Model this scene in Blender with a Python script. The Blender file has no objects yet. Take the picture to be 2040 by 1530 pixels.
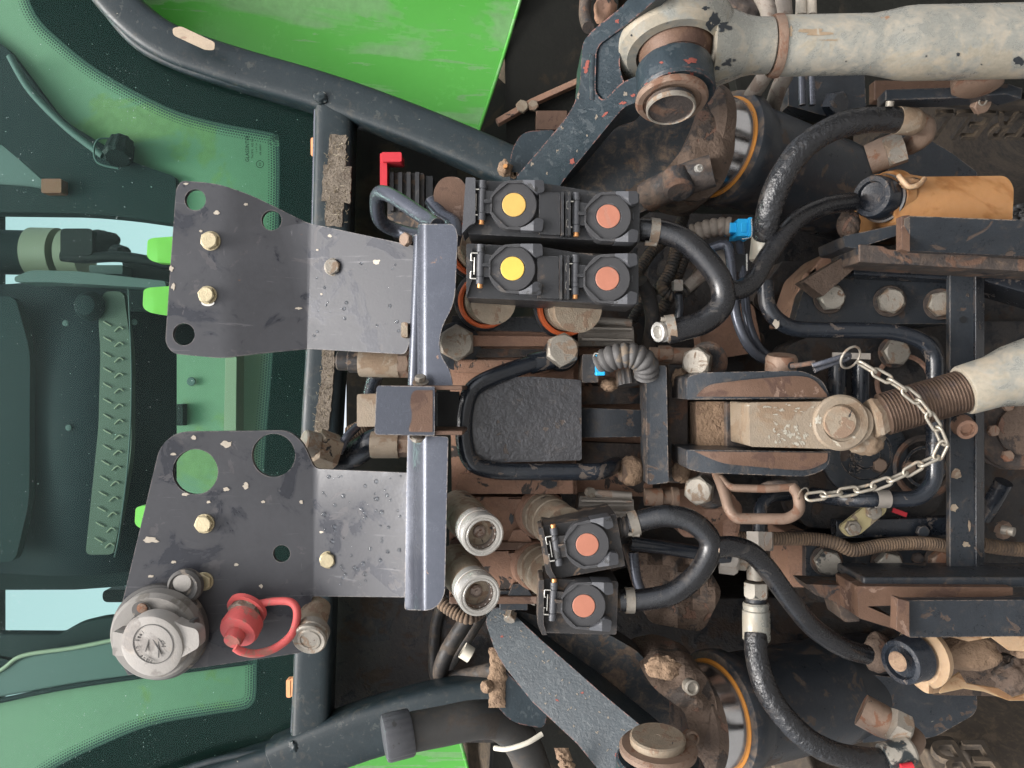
import bpy, bmesh, math, random
from mathutils import Vector, Matrix, noise
random.seed(7)
S = bpy.context.scene
COL = S.collection
# ------------------------------------------------------------------ camera, light, exposure
F = 1560.0            # focal length in photo pixels (photo is 2040 x 1530, turned on its side)
CZ = 1.30             # camera height above the ground
cam_d = bpy.data.cameras.new('camera'); cam = bpy.data.objects.new('camera', cam_d); COL.objects.link(cam)
cam_d.sensor_width = 36.0; cam_d.lens = 36.0 * F / 2040.0; cam_d.clip_start = 0.02; cam_d.clip_end = 500
cam.matrix_world = Matrix(((0, 1, 0, 0), (0, 0, -1, 0), (-1, 0, 0, CZ), (0, 0, 0, 1)))
S.camera = cam
W = bpy.data.worlds.new('World'); S.world = W; W.use_nodes = True
wt = W.node_tree; wt.nodes.clear()
wo = wt.nodes.new('ShaderNodeOutputWorld'); wb = wt.nodes.new('ShaderNodeBackground'); sk = wt.nodes.new('ShaderNodeTexSky')
SUN_EL, SUN_AZ = 64.0, 188.0     # high, behind the photographer; a thin bright overcast
sk.sky_type = 'NISHITA'; sk.sun_disc = False; sk.sun_elevation = math.radians(SUN_EL); sk.sun_rotation = math.radians(SUN_AZ)
sk.air_density = 1.0; sk.dust_density = 6.0; sk.ozone_density = 1.0
wb.inputs['Strength'].default_value = 0.15
hz = wt.nodes.new('ShaderNodeHueSaturation'); hz.inputs['Saturation'].default_value = 0.38   # thin white overcast
wt.links.new(sk.outputs[0], hz.inputs['Color']); wt.links.new(hz.outputs[0], wb.inputs[0]); wt.links.new(wb.outputs[0], wo.inputs[0])
sd = bpy.data.lights.new('sun', 'SUN'); sun = bpy.data.objects.new('sun', sd); COL.objects.link(sun)
sd.energy = 1.3; sd.angle = math.radians(24); sd.color = (1.0, 0.975, 0.945)
az = math.radians(SUN_AZ); el = math.radians(SUN_EL)
sdir = Vector((math.sin(az) * math.cos(el), math.cos(az) * math.cos(el), math.sin(el)))
sun.rotation_euler = sdir.to_track_quat('Z', 'Y').to_euler(); sun.location = sdir * 5
S.view_settings.view_transform = 'Standard'; S.view_settings.look = 'None'
S.view_settings.exposure = 1.3; S.view_settings.gamma = 1.0; S.view_settings.use_curve_mapping = False
S.render.engine = 'CYCLES'

# ------------------------------------------------------------------ helpers
def P(u, v, Y): return Vector((-(v - 765) * Y / F, Y, CZ - (u - 1020) * Y / F))
def D(du, dv, dY): return Vector((-dv, dY, -du))
BASE = {}
def tag(o, label, cat, group=None, kind=None):
    if label: o['label'] = label
    if cat: o['category'] = cat
    if group: o['group'] = group
    if kind: o['kind'] = kind
def T(name, label, cat, u, v, Y, group=None):
    o = bpy.data.objects.new(name, None); COL.objects.link(o); o.empty_display_size = 0.02
    o.location = P(u, v, Y); BASE[o.name] = o.location.copy(); tag(o, label, cat, group); return o
def mk(name, verts, faces, mat, par=None, smooth=32, bev=0.0, bseg=2, uvs=None, flip=False, keep=False):
    """par: parent object, or (label, category[, group]) for a top-level thing, or None"""
    if isinstance(par, bpy.types.Object): base = BASE[par.name]
    else:
        base = Vector((0, 0, 0))
        for q in verts: base += q
        base /= max(1, len(verts))
    me = bpy.data.meshes.new(name); me.from_pydata([tuple(q - base) for q in verts], [], faces)
    if not keep:
        bm = bmesh.new(); bm.from_mesh(me); bmesh.ops.recalc_face_normals(bm, faces=bm.faces); bm.to_mesh(me); bm.free()
    if uvs:
        l = me.uv_layers.new(name='UVMap')
        for lp in me.loops: l.data[lp.index].uv = uvs[lp.vertex_index]
    if smooth: me.shade_smooth(); me.set_sharp_from_angle(angle=math.radians(smooth))
    me.materials.append(mat)
    o = bpy.data.objects.new(name, me); COL.objects.link(o); BASE[o.name] = base
    if isinstance(par, bpy.types.Object): o.parent = par
    else:
        o.location = base
        if isinstance(par, tuple): tag(o, par[0], par[1], par[2] if len(par) > 2 else None)
    if bev:
        m = o.modifiers.new('bevel', 'BEVEL'); m.width = bev; m.segments = bseg; m.limit_method = 'ANGLE'; m.angle_limit = math.radians(38); m.harden_normals = True
    return o
def rp(pts, n=6):
    """round the corners of a pixel polygon: pts (u,v) or (u,v,radius)"""
    out = []; N = len(pts)
    for i, p in enumerate(pts):
        r = p[2] if len(p) > 2 else 0
        if not r: out.append((p[0], p[1])); continue
        a = Vector(pts[i - 1][:2]); b = Vector(p[:2]); c = Vector(pts[(i + 1) % N][:2])
        d1 = (a - b); d2 = (c - b); l = min(r, d1.length * .48, d2.length * .48)
        q1 = b + d1.normalized() * l; q2 = b + d2.normalized() * l
        for k in range(n + 1):
            t = k / n; q = q1 * (1 - t) ** 2 + b * 2 * t * (1 - t) + q2 * t * t; out.append((q.x, q.y))
    return out
def circ(u, v, r, n=24, rv=None): return [(u + r * math.cos(2 * math.pi * k / n), v + (rv or r) * math.sin(2 * math.pi * k / n)) for k in range(n)]
def sheet(name, outline, Yf, th, mat, par=None, holes=(), cuts=(), bev=0.0005, smooth=32, rough=0.0, along=None):
    """flat or bent plate: pixel outline, depth function of (u,v), thickness th (m) going away from the camera"""
    if not callable(Yf): yc = Yf; Yf = lambda u, v: yc
    bm = bmesh.new(); edges = []
    for loop in [outline] + list(holes):
        vs = [bm.verts.new((p[0], p[1], 0)) for p in loop]
        for i in range(len(vs)): edges.append(bm.edges.new((vs[i], vs[(i + 1) % len(vs)])))
    bmesh.ops.triangle_fill(bm, use_beauty=True, use_dissolve=False, edges=edges)
    for ax, val in cuts:
        co = (val, 0, 0) if ax == 'u' else (0, val, 0); no = (1, 0, 0) if ax == 'u' else (0, 1, 0)
        bmesh.ops.bisect_plane(bm, geom=bm.verts[:] + bm.edges[:] + bm.faces[:], plane_co=co, plane_no=no)
    bm.verts.index_update(); bm.verts.ensure_lookup_table()
    n = len(bm.verts); vf = []; 
    for q in bm.verts:
        y = Yf(q.co.x, q.co.y)
        if rough: y += rough * noise.noise(Vector((q.co.x * .03, q.co.y * .03, 1.7)))
        vf.append(P(q.co.x, q.co.y, y))
    off = Vector((0, th, 0)) if along is None else along.normalized() * th
    faces = [[w.index for w in f.verts] for f in bm.faces]
    allf = faces + [[i + n for i in reversed(f)] for f in faces]
    for e in bm.edges:
        if len(e.link_faces) == 1:
            a, b = e.verts[0].index, e.verts[1].index; allf.append([a, b, b + n, a + n])
    bm.free()
    return mk(name, vf + [q + off for q in vf], allf, mat, par, smooth, bev)
def box(name, u0, v0, u1, v1, Y0, Y1, mat, par=None, bev=0.0008, r=0): 
    o = [(u0, v0, r), (u1, v0, r), (u1, v1, r), (u0, v1, r)]
    return sheet(name, rp(o) if r else [p[:2] for p in o], Y0, Y1 - Y0, mat, par, bev=bev)
def smooth_path(pts, n=10):
    out = []; N = len(pts)
    for i in range(N - 1):
        p0, p1, p2, p3 = [Vector(pts[max(0, min(N - 1, j))]) for j in (i - 1, i, i + 1, i + 2)]
        for k in range(n):
            t = k / n
            out.append(0.5 * ((2 * p1) + (p2 - p0) * t + (2 * p0 - 5 * p1 + 4 * p2 - p3) * t * t + (3 * p1 - p0 - 3 * p2 + p3) * t ** 3))
    out.append(Vector(pts[-1])); return out
def fillet(ws, r, n=8):
    out = [ws[0]]
    for i in range(1, len(ws) - 1):
        b = ws[i]; d1 = ws[i - 1] - b; d2 = ws[i + 1] - b; l = min(r, d1.length * .49, d2.length * .49)
        q1 = b + d1.normalized() * l; q2 = b + d2.normalized() * l
        for k in range(n + 1):
            t = k / n; out.append(q1 * (1 - t) ** 2 + b * 2 * t * (1 - t) + q2 * t * t)
    out.append(ws[-1]); return out
def resample(ws, step):
    out = [ws[0]]; acc = 0
    for i in range(1, len(ws)):
        a, b = ws[i - 1], ws[i]; L = (b - a).length
        if L < 1e-9: continue
        while acc + step <= L + 1e-9 if False else acc + L >= step:
            t = (step - acc) / L; a = a.lerp(b, t); out.append(a); L = (b - a).length; acc = 0
            if L < 1e-9: break
        acc += L
    if (out[-1] - ws[-1]).length > step * .2: out.append(ws[-1])
    return out
def sweep(name, ws, sec, mat, par=None, smooth=40, cap=True, rad=None, fixed=False, bev=0.0):
    """sweep section [(a,b)] (metres) along world points; rad: per-point scale"""
    N = len(ws); M = len(sec); vs = []; uv = []; L = 0
    tg = [(ws[min(N - 1, i + 1)] - ws[max(0, i - 1)]).normalized() for i in range(N)]
    vd = Vector((0, 1, 0)); a = tg[0].cross(vd)
    if a.length < 0.05: a = tg[0].cross(Vector((1, 0, 0)))
    a.normalize()
    for i in range(N):
        if fixed:
            c = tg[i].cross(vd)
            if c.length > .05: a = c.normalized()
        else: a = (a - tg[i] * a.dot(tg[i])).normalized()
        b = tg[i].cross(a); k = rad[i] if rad else 1.0
        if i: L += (ws[i] - ws[i - 1]).length
        for j, (x, y) in enumerate(sec): vs.append(ws[i] + a * x * k + b * y * k); uv.append((L, j / M))
    fs = []
    for i in range(N - 1):
        for j in range(M): fs.append([i * M + j, i * M + (j + 1) % M, (i + 1) * M + (j + 1) % M, (i + 1) * M + j])
    if cap: fs.append(list(range(M))); fs.append([(N - 1) * M + j for j in range(M)])
    return mk(name, vs, fs, mat, par, smooth, bev, uvs=uv)
def tube(name, pts, r, mat, par=None, seg=14, fil=None, corr=None, taper=None, wob=0.0):
    """pts (u,v,Y); r in px at the mean depth; fil: corner radius px (rigid pipe) else smooth; corr: (pitch px, amplitude)"""
    s = sum(p[2] for p in pts) / len(pts) / F
    if fil: ws = fillet([P(*p) for p in pts], fil * s)
    else: ws = [P(*p) for p in smooth_path(pts)] if len(pts) > 2 else [P(*p) for p in pts]
    rad = None
    if corr:
        ws = resample(ws, corr[0] * s / 4); rad = [1 + corr[1] * (0.5, 1, 0.5, -1)[i % 4] for i in range(len(ws))]
    elif wob:
        ws = resample(ws, r * s * .6); rad = [1 + wob * noise.noise(w * 60) for w in ws]
    elif taper:
        N = len(ws); rad = [taper[0] + (taper[1] - taper[0]) * i / (N - 1) for i in range(N)]
    R = r * s
    return sweep(name, ws, [(R * math.cos(2 * math.pi * k / seg), R * math.sin(2 * math.pi * k / seg)) for k in range(seg)], mat, par, rad=rad, smooth=50)
def bar(name, pts, w, d, mat, par=None, fil=None, bev=0.001):
    s = sum(p[2] for p in pts) / len(pts) / F
    ws = [P(*p) for p in pts]
    if fil: ws = fillet(ws, fil * s)
    a, b = w * s / 2, d * s / 2
    return sweep(name, ws, [(-a, -b), (a, -b), (a, b), (-a, b)], mat, par, smooth=32, fixed=True, bev=bev)
def lathe(name, u, v, Y, ax, prof, mat, par=None, seg=32, closed=False, flute=None, smooth=32, scale=None, rot=0.0, cap=True):
    """turned part: profile [(radius px, height px along ax)] around image-frame axis ax (du,dv,dY)"""
    s = scale or Y / F; c = P(u, v, Y); z = D(*ax).normalized()
    x = z.cross(Vector((0.31, 0.2, 0.93)))
    x.normalize(); y = z.cross(x); vs = []; fs = []; rings = []
    for r, h in prof:
        if r <= 0: rings.append([len(vs)]); vs.append(c + z * h * s); continue
        ring = []
        for k in range(seg):
            t = 2 * math.pi * k / seg + rot; rr = r
            if flute and r >= flute[2]: rr = r * (1 + flute[1] * (1 if (k // 2) % 2 else -1))
            ring.append(len(vs)); vs.append(c + z * h * s + (x * math.cos(t) + y * math.sin(t)) * rr * s)
        rings.append(ring)
    def join(A, B):
        if len(A) == 1 and len(B) == 1: return
        if len(A) == 1: [fs.append([A[0], B[k], B[(k + 1) % seg]]) for k in range(seg)]
        elif len(B) == 1: [fs.append([A[k], A[(k + 1) % seg], B[0]]) for k in range(seg)]
        else: [fs.append([A[k], A[(k + 1) % seg], B[(k + 1) % seg], B[k]]) for k in range(seg)]
    for i in range(len(rings) - 1): join(rings[i], rings[i + 1])
    if closed: join(rings[-1], rings[0])
    elif cap:
        if len(rings[0]) > 1: fs.append(rings[0][::-1])
        if len(rings[-1]) > 1: fs.append(rings[-1])
    return mk(name, vs, fs, mat, par, smooth)
def hexa(name, u, v, Y, r, h, mat, par=None, ax=(0, 0, -1), rot=0.0, chamfer=True, h0=0.0):
    """hexagon head: corner radius r px, height h px, seat at depth Y"""
    s = Y / F; c = P(u, v, Y); z = D(*ax).normalized(); x = z.cross(Vector((0.31, 0.2, 0.93))).normalized(); y = z.cross(x)
    vs = []; fs = []
    def ring(f):
        b = len(vs)
        for k in range(12):
            t = math.pi * k / 6 + rot; rr, hh = f(k % 2 == 0); vs.append(c + z * hh * s + (x * math.cos(t) + y * math.sin(t)) * rr * s)
        return list(range(b, b + 12))
    ir = r * math.cos(math.pi / 6)
    A = ring(lambda cn: (r if cn else ir, h0)); B = ring(lambda cn: (r if cn else ir, h * (.80 if cn else .95))); C = ring(lambda cn: (ir * .94, h))
    for R1, R2 in ((A, B), (B, C)):
        for k in range(12): fs.append([R1[k], R1[(k + 1) % 12], R2[(k + 1) % 12], R2[k]])
    fs.append(C); fs.append(A[::-1])
    return mk(name, vs, fs, mat, par, 20)
def bolt(u, v, Y, r, par, mat, ax=(0, 0, -1), h=None, washer=0, rot=None, wmat=None):
    b = hexa('bolt', u, v, Y, r, h or r * .75, mat, par, ax, random.random() if rot is None else rot)
    if washer: lathe('washer', u, v, Y, ax, [(0, 1), (r * washer - 1, r * .14), (r * washer, r * .1), (r * washer, -1), (0, -1)], wmat or mat, b if True else par, seg=28)
    return b
def blob(name, u, v, Y, ru, rv, rd, mat, par=None, amp=0.3, freq=3.0, seed=0, sub=4):
    bm = bmesh.new(); bmesh.ops.create_icosphere(bm, subdivisions=sub, radius=1); s = Y / F; vs = []
    for q in bm.verts:
        n = q.co.copy(); k = 1 + amp * noise.fractal(n * freq + Vector((seed * 7.1, seed, 0)), 1.0, 2.0, 4)
        vs.append(P(u, v, Y) + D(n.x * ru * k * s, n.y * rv * k * s, n.z * rd * k * s))
    fs = [[w.index for w in f.verts] for f in bm.faces]; bm.free()
    return mk(name, vs, fs, mat, par, 60)
def text(name, s, u, v, Y, size, mat, par, xax=(0, 0, 0), R=None, extrude=0.0003, sx=1.0, spacing=1.0):
    """flat lettering; R: 3x3 columns (x,y,z) in world, default reads upwards in the turned photo"""
    c = bpy.data.curves.new(name, 'FONT'); c.body = s; c.size = size; c.extrude = extrude; c.align_x = 'CENTER'; c.align_y = 'CENTER'; c.resolution_u = 3; c.space_character = spacing
    o = bpy.data.objects.new(name, c); COL.objects.link(o); bpy.context.view_layer.update()
    me = bpy.data.meshes.new_from_object(o.evaluated_get(bpy.context.evaluated_depsgraph_get()))
    COL.objects.unlink(o); bpy.data.objects.remove(o); bpy.data.curves.remove(c)
    if R is None: R = Matrix(((1, 0, 0), (0, 0, -1), (0, 1, 0)))
    p = P(u, v, Y); M = Matrix.Translation(p - BASE[par.name]) @ R.to_4x4() @ Matrix.Diagonal((sx, 1, 1, 1))
    me.transform(M); me.materials.clear(); me.materials.append(mat); me.name = name
    o = bpy.data.objects.new(name, me); COL.objects.link(o); o.parent = par; BASE[o.name] = BASE[par.name]; return o

from mathutils.bvhtree import BVHTree
def decal(obj, spots, mat, par=None, name='paint_chip', lift=.0003, seed=0, n=18):
    """flakes and stains lying on a surface: (u, v, half width, half height) spots dropped onto obj"""
    me = obj.data; base = BASE[obj.name]; bv = BVHTree.FromPolygons([q.co + base for q in me.vertices], [p.vertices[:] for p in me.polygons]); o = Vector((0, 0, CZ))
    for i, sp in enumerate(spots):
        u, v, a, b = sp[:4]; rt = math.radians(sp[4]) if len(sp) > 4 else 0; vs = []; ok = True
        for f in (0, .5, 1):
            for k in range(1 if f == 0 else n):
                t = 2 * math.pi * k / n; w = Vector((math.cos(t) * 1.7, math.sin(t) * 1.7, i * 3.3 + seed)); q = f * (.8 + .75 * noise.noise(w) + .35 * noise.noise(w * 3.1))
                x, y = a * q * math.cos(t), b * q * math.sin(t); x, y = x * math.cos(rt) - y * math.sin(rt), x * math.sin(rt) + y * math.cos(rt)
                d = (P(u + x, v + y, 1) - o).normalized(); h = bv.ray_cast(o, d)
                if h[0] is None: ok = False; break
                nn = h[1] if h[1].dot(d) < 0 else -h[1]; vs.append(h[0] + nn * lift)
            if not ok: break
        if not ok or max(q.y for q in vs) - min(q.y for q in vs) > .03: continue
        fs = [[0, 1 + k, 1 + (k + 1) % n] for k in range(n)] + [[1 + k, 1 + n + k, 1 + n + (k + 1) % n, 1 + (k + 1) % n] for k in range(n)]
        mk(name, vs, fs, mat, par or obj, 60, keep=True)

# ------------------------------------------------------------------ materials
class NT:
    def __init__(s, name):
        s.m = bpy.data.materials.new(name); s.m.use_nodes = True; s.t = s.m.node_tree; s.t.nodes.clear()
        s.out = s.t.nodes.new('ShaderNodeOutputMaterial')
    def n(s, ty, **kw):
        x = s.t.nodes.new(ty)
        for k, val in kw.items():
            if k.startswith('i_'): x.inputs[int(k[2:])].default_value = val
            else: setattr(x, k, val)
        return x
    def l(s, a, b): s.t.links.new(a, b)
    def math(s, op, a, b=None, c=None, clamp=False):
        x = s.n('ShaderNodeMath', operation=op, use_clamp=clamp)
        for i, q in enumerate((a, b, c)):
            if q is None: continue
            if isinstance(q, (int, float)): x.inputs[i].default_value = q
            else: s.l(q, x.inputs[i])
        return x.outputs[0]
    def mix(s, f, a, b):
        x = s.n('ShaderNodeMix', data_type='RGBA', blend_type='MIX')
        for i, q in ((0, f), (6, a), (7, b)):
            if isinstance(q, (tuple, list)): x.inputs[i].default_value = (*q[:3], 1)
            elif isinstance(q, (int, float)): x.inputs[i].default_value = q
            else: s.l(q, x.inputs[i])
        return x.outputs[2]
    def fmix(s, f, a, b):
        x = s.n('ShaderNodeMix', data_type='FLOAT')
        for i, q in ((0, f), (2, a), (3, b)):
            if isinstance(q, (int, float)): x.inputs[i].default_value = q
            else: s.l(q, x.inputs[i])
        return x.outputs[0]
    def step(s, val, e, w=0.02):
        x = s.n('ShaderNodeMapRange', interpolation_type='SMOOTHSTEP'); s.l(val, x.inputs[0]); x.inputs[1].default_value = e - w; x.inputs[2].default_value = e + w
        return x.outputs[0]
    def coords(s):
        tc = s.n('ShaderNodeTexCoord'); oi = s.n('ShaderNodeObjectInfo'); a = s.n('ShaderNodeVectorMath', operation='ADD')
        m = s.n('ShaderNodeVectorMath', operation='SCALE'); m.inputs[0].default_value = (3.1, 1.7, 2.3); s.l(oi.outputs['Random'], m.inputs['Scale'])
        s.l(tc.outputs['Object'], a.inputs[0]); s.l(m.outputs[0], a.inputs[1]); return a.outputs[0]
    def noise(s, co, sc, det=5, rough=.6, dist=0.0, off=0.0, stretch=None):
        mp = s.n('ShaderNodeMapping'); s.l(co, mp.inputs[0]); mp.inputs[1].default_value = (off, off * .7, off * 1.3)
        if stretch: mp.inputs[3].default_value = stretch
        x = s.n('ShaderNodeTexNoise'); s.l(mp.outputs[0], x.inputs['Vector']); x.inputs['Scale'].default_value = sc; x.inputs['Detail'].default_value = det
        x.inputs['Roughness'].default_value = rough; x.inputs['Distortion'].default_value = dist; return x.outputs[0]
MATS = {}
def M(name, base, rough=.5, metal=0.0, var=.25, vs=60, layers=(), edge=None, dust=None, bump=.15, bs=900, bs2=None, spec=.3, aniso=None, stretch=None, rvar=.25, trans=0.0, sss=0.0):
    """layers: (colour, amount 0..1, noise scale, roughness, metal); edge: (colour, amount, radius); dust: (colour, amount) on upward faces"""
    t = NT(name); co = t.coords()
    n1 = t.noise(co, vs, 4, .65, .3, stretch=stretch); n2 = t.noise(co, vs * 9, 3, .7, 0, 3.3, stretch=stretch)
    k = t.math('ADD', t.math('MULTIPLY', t.math('SUBTRACT', n1, .5), 2.6), t.math('MULTIPLY', t.math('SUBTRACT', n2, .5), 1.6))
    v = t.math('ADD', t.math('MULTIPLY', k, var), 1.0); v = t.math('MAXIMUM', v, .25)
    hs = t.n('ShaderNodeVectorMath', operation='SCALE'); hs.inputs[0].default_value = base; t.l(v, hs.inputs['Scale']); colr = hs.outputs[0]
    R = t.math('ADD', rough, t.math('MULTIPLY', k, rvar * .5), clamp=True); MT = float(metal); hgt = None
    sum_h = t.math('MULTIPLY', t.noise(co, bs, 3, .6), 1.0)
    for i, L in enumerate(layers):
        c, amt, sc = L[:3]; lr = L[3] if len(L) > 3 else .7; lm = L[4] if len(L) > 4 else 0.0; st = L[5] if len(L) > 5 else None
        nn = t.noise(co, sc, 5, .62, .6, 11.0 * (i + 1), stretch=st)
        # amount -> threshold on the noise distribution (about N(.5,.11))
        thr = .5 + .27 * (0.5 - amt) * 1.35 if amt > .12 else .5 + .137 + (0.12 - amt) * 1.1
        mk_ = t.step(nn, thr, .012 if amt < .3 else .035)
        cv = t.mix(n2, tuple(q * .7 for q in c), tuple(min(1, q * 1.25) for q in c))
        colr = t.mix(mk_, colr, cv); R = t.fmix(mk_, R, lr); MT = t.fmix(mk_, MT, lm)
        sum_h = t.math('ADD', sum_h, t.math('MULTIPLY', mk_, -.8 if amt < .3 else .3))
    if edge:
        c, amt, rad = edge
        bv = t.n('ShaderNodeBevel', samples=3); bv.inputs['Radius'].default_value = rad
        ge = t.n('ShaderNodeNewGeometry'); dt = t.n('ShaderNodeVectorMath', operation='DOT_PRODUCT'); t.l(bv.outputs[0], dt.inputs[0]); t.l(ge.outputs['Normal'], dt.inputs[1])
        e = t.math('SUBTRACT', 1.0, dt.outputs['Value'])
        en = t.noise(co, 220, 5, .7, .5, 7.7)
        e = t.math('MULTIPLY', e, t.math('MULTIPLY', t.step(en, .62 - .24 * amt, .06), 6.0), clamp=True)
        colr = t.mix(e, colr, c); R = t.fmix(e, R, .55)
    if dust:
        c, amt = dust; ge = t.n('ShaderNodeNewGeometry'); sx = t.n('ShaderNodeSeparateXYZ'); t.l(ge.outputs['Normal'], sx.inputs[0])
        up = t.math('MULTIPLY_ADD', sx.outputs[2], .28, .45)
        dn = t.noise(co, 90, 6, .7, .4, 21.0)
        dm = t.math('MULTIPLY', t.step(t.math('ADD', t.math('MULTIPLY', up, .5), dn), .98 - .45 * amt, .16), min(1.0, .45 + amt * .5))
        colr = t.mix(dm, colr, c); R = t.fmix(dm, R, .9); MT = t.fmix(dm, MT, 0.0)
    b = t.n('ShaderNodeBsdfPrincipled'); t.l(colr, b.inputs['Base Color']); t.l(R, b.inputs['Roughness'])
    if isinstance(MT, float): b.inputs['Metallic'].default_value = MT
    else: t.l(MT, b.inputs['Metallic'])
    b.inputs['Specular IOR Level'].default_value = spec
    if sss: b.inputs['Subsurface Weight'].default_value = sss; b.inputs['Subsurface Radius'].default_value = (.01, .006, .003); b.inputs['Subsurface Scale'].default_value = 1.0
    if trans: b.inputs['Transmission Weight'].default_value = trans
    if bs2: sum_h = t.math('ADD', sum_h, t.math('MULTIPLY', t.noise(co, bs2[0], 4, .6, .2, 31.), bs2[1]))
    bp = t.n('ShaderNodeBump'); bp.inputs['Strength'].default_value = bump; bp.inputs['Distance'].default_value = .0012; t.l(sum_h, bp.inputs['Height']); t.l(bp.outputs[0], b.inputs['Normal'])
    t.l(b.outputs[0], t.out.inputs[0]); MATS[name] = t.m; return t.m
PALE = (.42, .38, .30); REDP = (.42, .10, .065); DUST = (.20, .135, .085); RUST = (.17, .085, .052); DRUST = (.085, .05, .037); BLK = (.017, .02, .023)
m_plate = M('grey_plate_paint', (.050, .051, .056), .42, .05, .14, 26, layers=[((.034, .036, .043), .30, 26, .26, .2), ((.066, .064, .068), .16, 38, .45), ((.085, .085, .09), .10, 14, .4, .2, (16, 1, .8)), ((.11, .11, .115), .05, 30, .5, .1, (2, 1, 24)), ((.11, .07, .05), .035, 60, .8)], edge=((.20, .18, .165), .5, .0012), bump=.05, bs=500)
m_bar = M('blue_grey_bar_paint', (.066, .072, .088), .24, .4, .14, 35, layers=[((.20, .13, .10), .07, 60, .8), (PALE, .02, 80, .7)], edge=((.33, .29, .25), .5, .0012), bump=.1)
m_blk = M('black_paint', (.022, .026, .031), .32, 0, .3, 50, layers=[((.06, .045, .037), .15, 38, .85), (PALE, .03, 110, .7)], edge=((.22, .17, .13), .4, .0012), dust=((.13, .095, .066), .16), bump=.2)
m_blkc = M('clean_black_paint', (.012, .015, .020), .2, 0, .25, 50, layers=[((.07, .055, .045), .16, 60, .8), (PALE, .022, 70, .6)], dust=((.08, .06, .045), .08), bump=.12, spec=.5)
m_cast = M('rough_black_casting', (.040, .040, .043), .20, 0, .25, 60, layers=[((.06, .045, .036), .12, 60, .5)], dust=((.10, .075, .055), .12), bump=.5, bs=360, bs2=(110, 2.0), spec=.5)
m_arm = M('blue_black_arm_paint', (.017, .026, .032), .36, 0, .3, 60, layers=[((.033, .043, .049), .26, 130, .42)], edge=((.22, .10, .075), .35, .0016), bump=.2, bs=500, bs2=(70, .7), spec=.35)
m_arm_shade = M('shaded_arm_side', (.018, .022, .025), .5, 0, .35, 50, layers=[((.06, .045, .035), .22, 40, .85), (PALE, .008, 200, .7)], dust=(DUST, .3), bump=.3)  # arm paint toned down for the side in shade, with real dirt
m_rust = M('rusty_casting', (.255, .148, .10), .6, 0, .28, 45, layers=[((.05, .042, .038), .22, 26, .7), ((.25, .155, .11), .20, 60, .9)], edge=((.045, .036, .032), .3, .0015), bump=.45, bs=700, bs2=(150, .6))
m_rustf = M('worn_rust_face', (.105, .062, .042), .5, .15, .22, 40, layers=[((.07, .04, .029), .3, 30, .8), ((.16, .105, .078), .16, 50, .6)], edge=((.07, .05, .04), .5, .0015), bump=.25)
m_rustd = M('dark_rusty_iron', (.045, .037, .033), .72, 0, .3, 45, layers=[((.10, .058, .04), .3, 32, .9), ((.022, .023, .025), .3, 50, .5)], dust=((.15, .105, .075), .3), bump=.45, bs=500, bs2=(120, .8))
m_back = M('dusty_dark_housing', (.028, .026, .025), .7, 0, .3, 30, layers=[((.038, .027, .021), .35, 22, .95), ((.010, .011, .013), .3, 45, .5)], dust=((.085, .06, .042), .25), bump=.6, bs=350, bs2=(70, 1.2))
m_zy = M('yellow_zinc', (.39, .335, .215), .38, .4, .2, 120, layers=[((.40, .33, .22), .25, 160, .6, .3), ((.10, .075, .05), .04, 220, .9)], bump=.25)
m_zn = M('dull_zinc', (.23, .21, .178), .42, .35, .22, 110, layers=[((.19, .14, .10), .34, 80, .75, .1), (DRUST, .08, 140, .9)], bump=.3, dust=(DUST, .12))
m_znd = M('dirty_zinc', (.27, .225, .17), .55, .4, .25, 110, layers=[((.19, .13, .09), .35, 80, .85), (BLK, .10, 90, .5)], bump=.35, dust=(DUST, .4))
m_steel = M('turned_steel', (.50, .485, .45), .24, .6, .05, 60, bump=.01)
m_bore = M('dark_bore', (.10, .082, .068), .35, .5, .1, 60, bump=.02)
m_steelb = M('brown_steel', (.26, .21, .18), .42, .5, .12, 110, layers=[((.17, .11, .08), .3, 90, .7, .2)], bump=.15)
m_silver = M('silver_paint', (.255, .257, .23), .26, .45, .12, 40, layers=[((.23, .21, .165), .34, 22, .5, .1), ((.20, .115, .065), .06, 16, .8), (BLK, .02, 150, .45)], bump=.12, dust=((.30, .25, .185), .4))
m_silverd = M('dusty_silver', (.22, .18, .135), .6, .2, .18, 60, layers=[((.17, .12, .08), .4, 34, .85), ((.42, .385, .31), .07, 170, .7)], bump=.35, dust=((.22, .165, .11), .35))
m_thread = M('oily_thread', (.11, .075, .055), .42, .6, .3, 120, layers=[((.05, .035, .03), .3, 80, .4)], bump=.2)
m_hose = M('black_rubber', (.009, .0095, .011), .27, 0, .3, 60, layers=[((.03, .027, .025), .12, 50, .6)], bump=.15, bs=300, dust=((.07, .055, .042), .08), spec=.5)
m_hosew = M('wrapped_rubber', (.012, .0125, .014), .24, 0, .25, 60, layers=[((.10, .10, .10), .035, 110, .5)], bump=1.0, bs=120, bs2=(190, 1.5), dust=((.07, .055, .042), .06), spec=.5)
m_hosed = M('dusty_rubber', (.022, .0215, .0215), .42, 0, .25, 60, layers=[((.055, .045, .037), .3, 40, .8)], bump=.2, dust=((.12, .09, .066), .28))
m_cond = M('dusty_conduit', (.03, .029, .028), .5, 0, .3, 70, dust=(DUST, .35), bump=.15)
m_condb = M('brown_conduit', (.085, .062, .046), .75, 0, .25, 70, dust=(DUST, .5), bump=.2)
m_boot = M('grey_rubber_boot', (.18, .155, .13), .65, 0, .2, 80, layers=[((.13, .10, .08), .3, 70, .8)], bump=.2)
m_bootd = M('dark_grey_boot', (.075, .072, .07), .55, 0, .25, 80, layers=[((.15, .12, .09), .25, 70, .8)], bump=.2)
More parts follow.
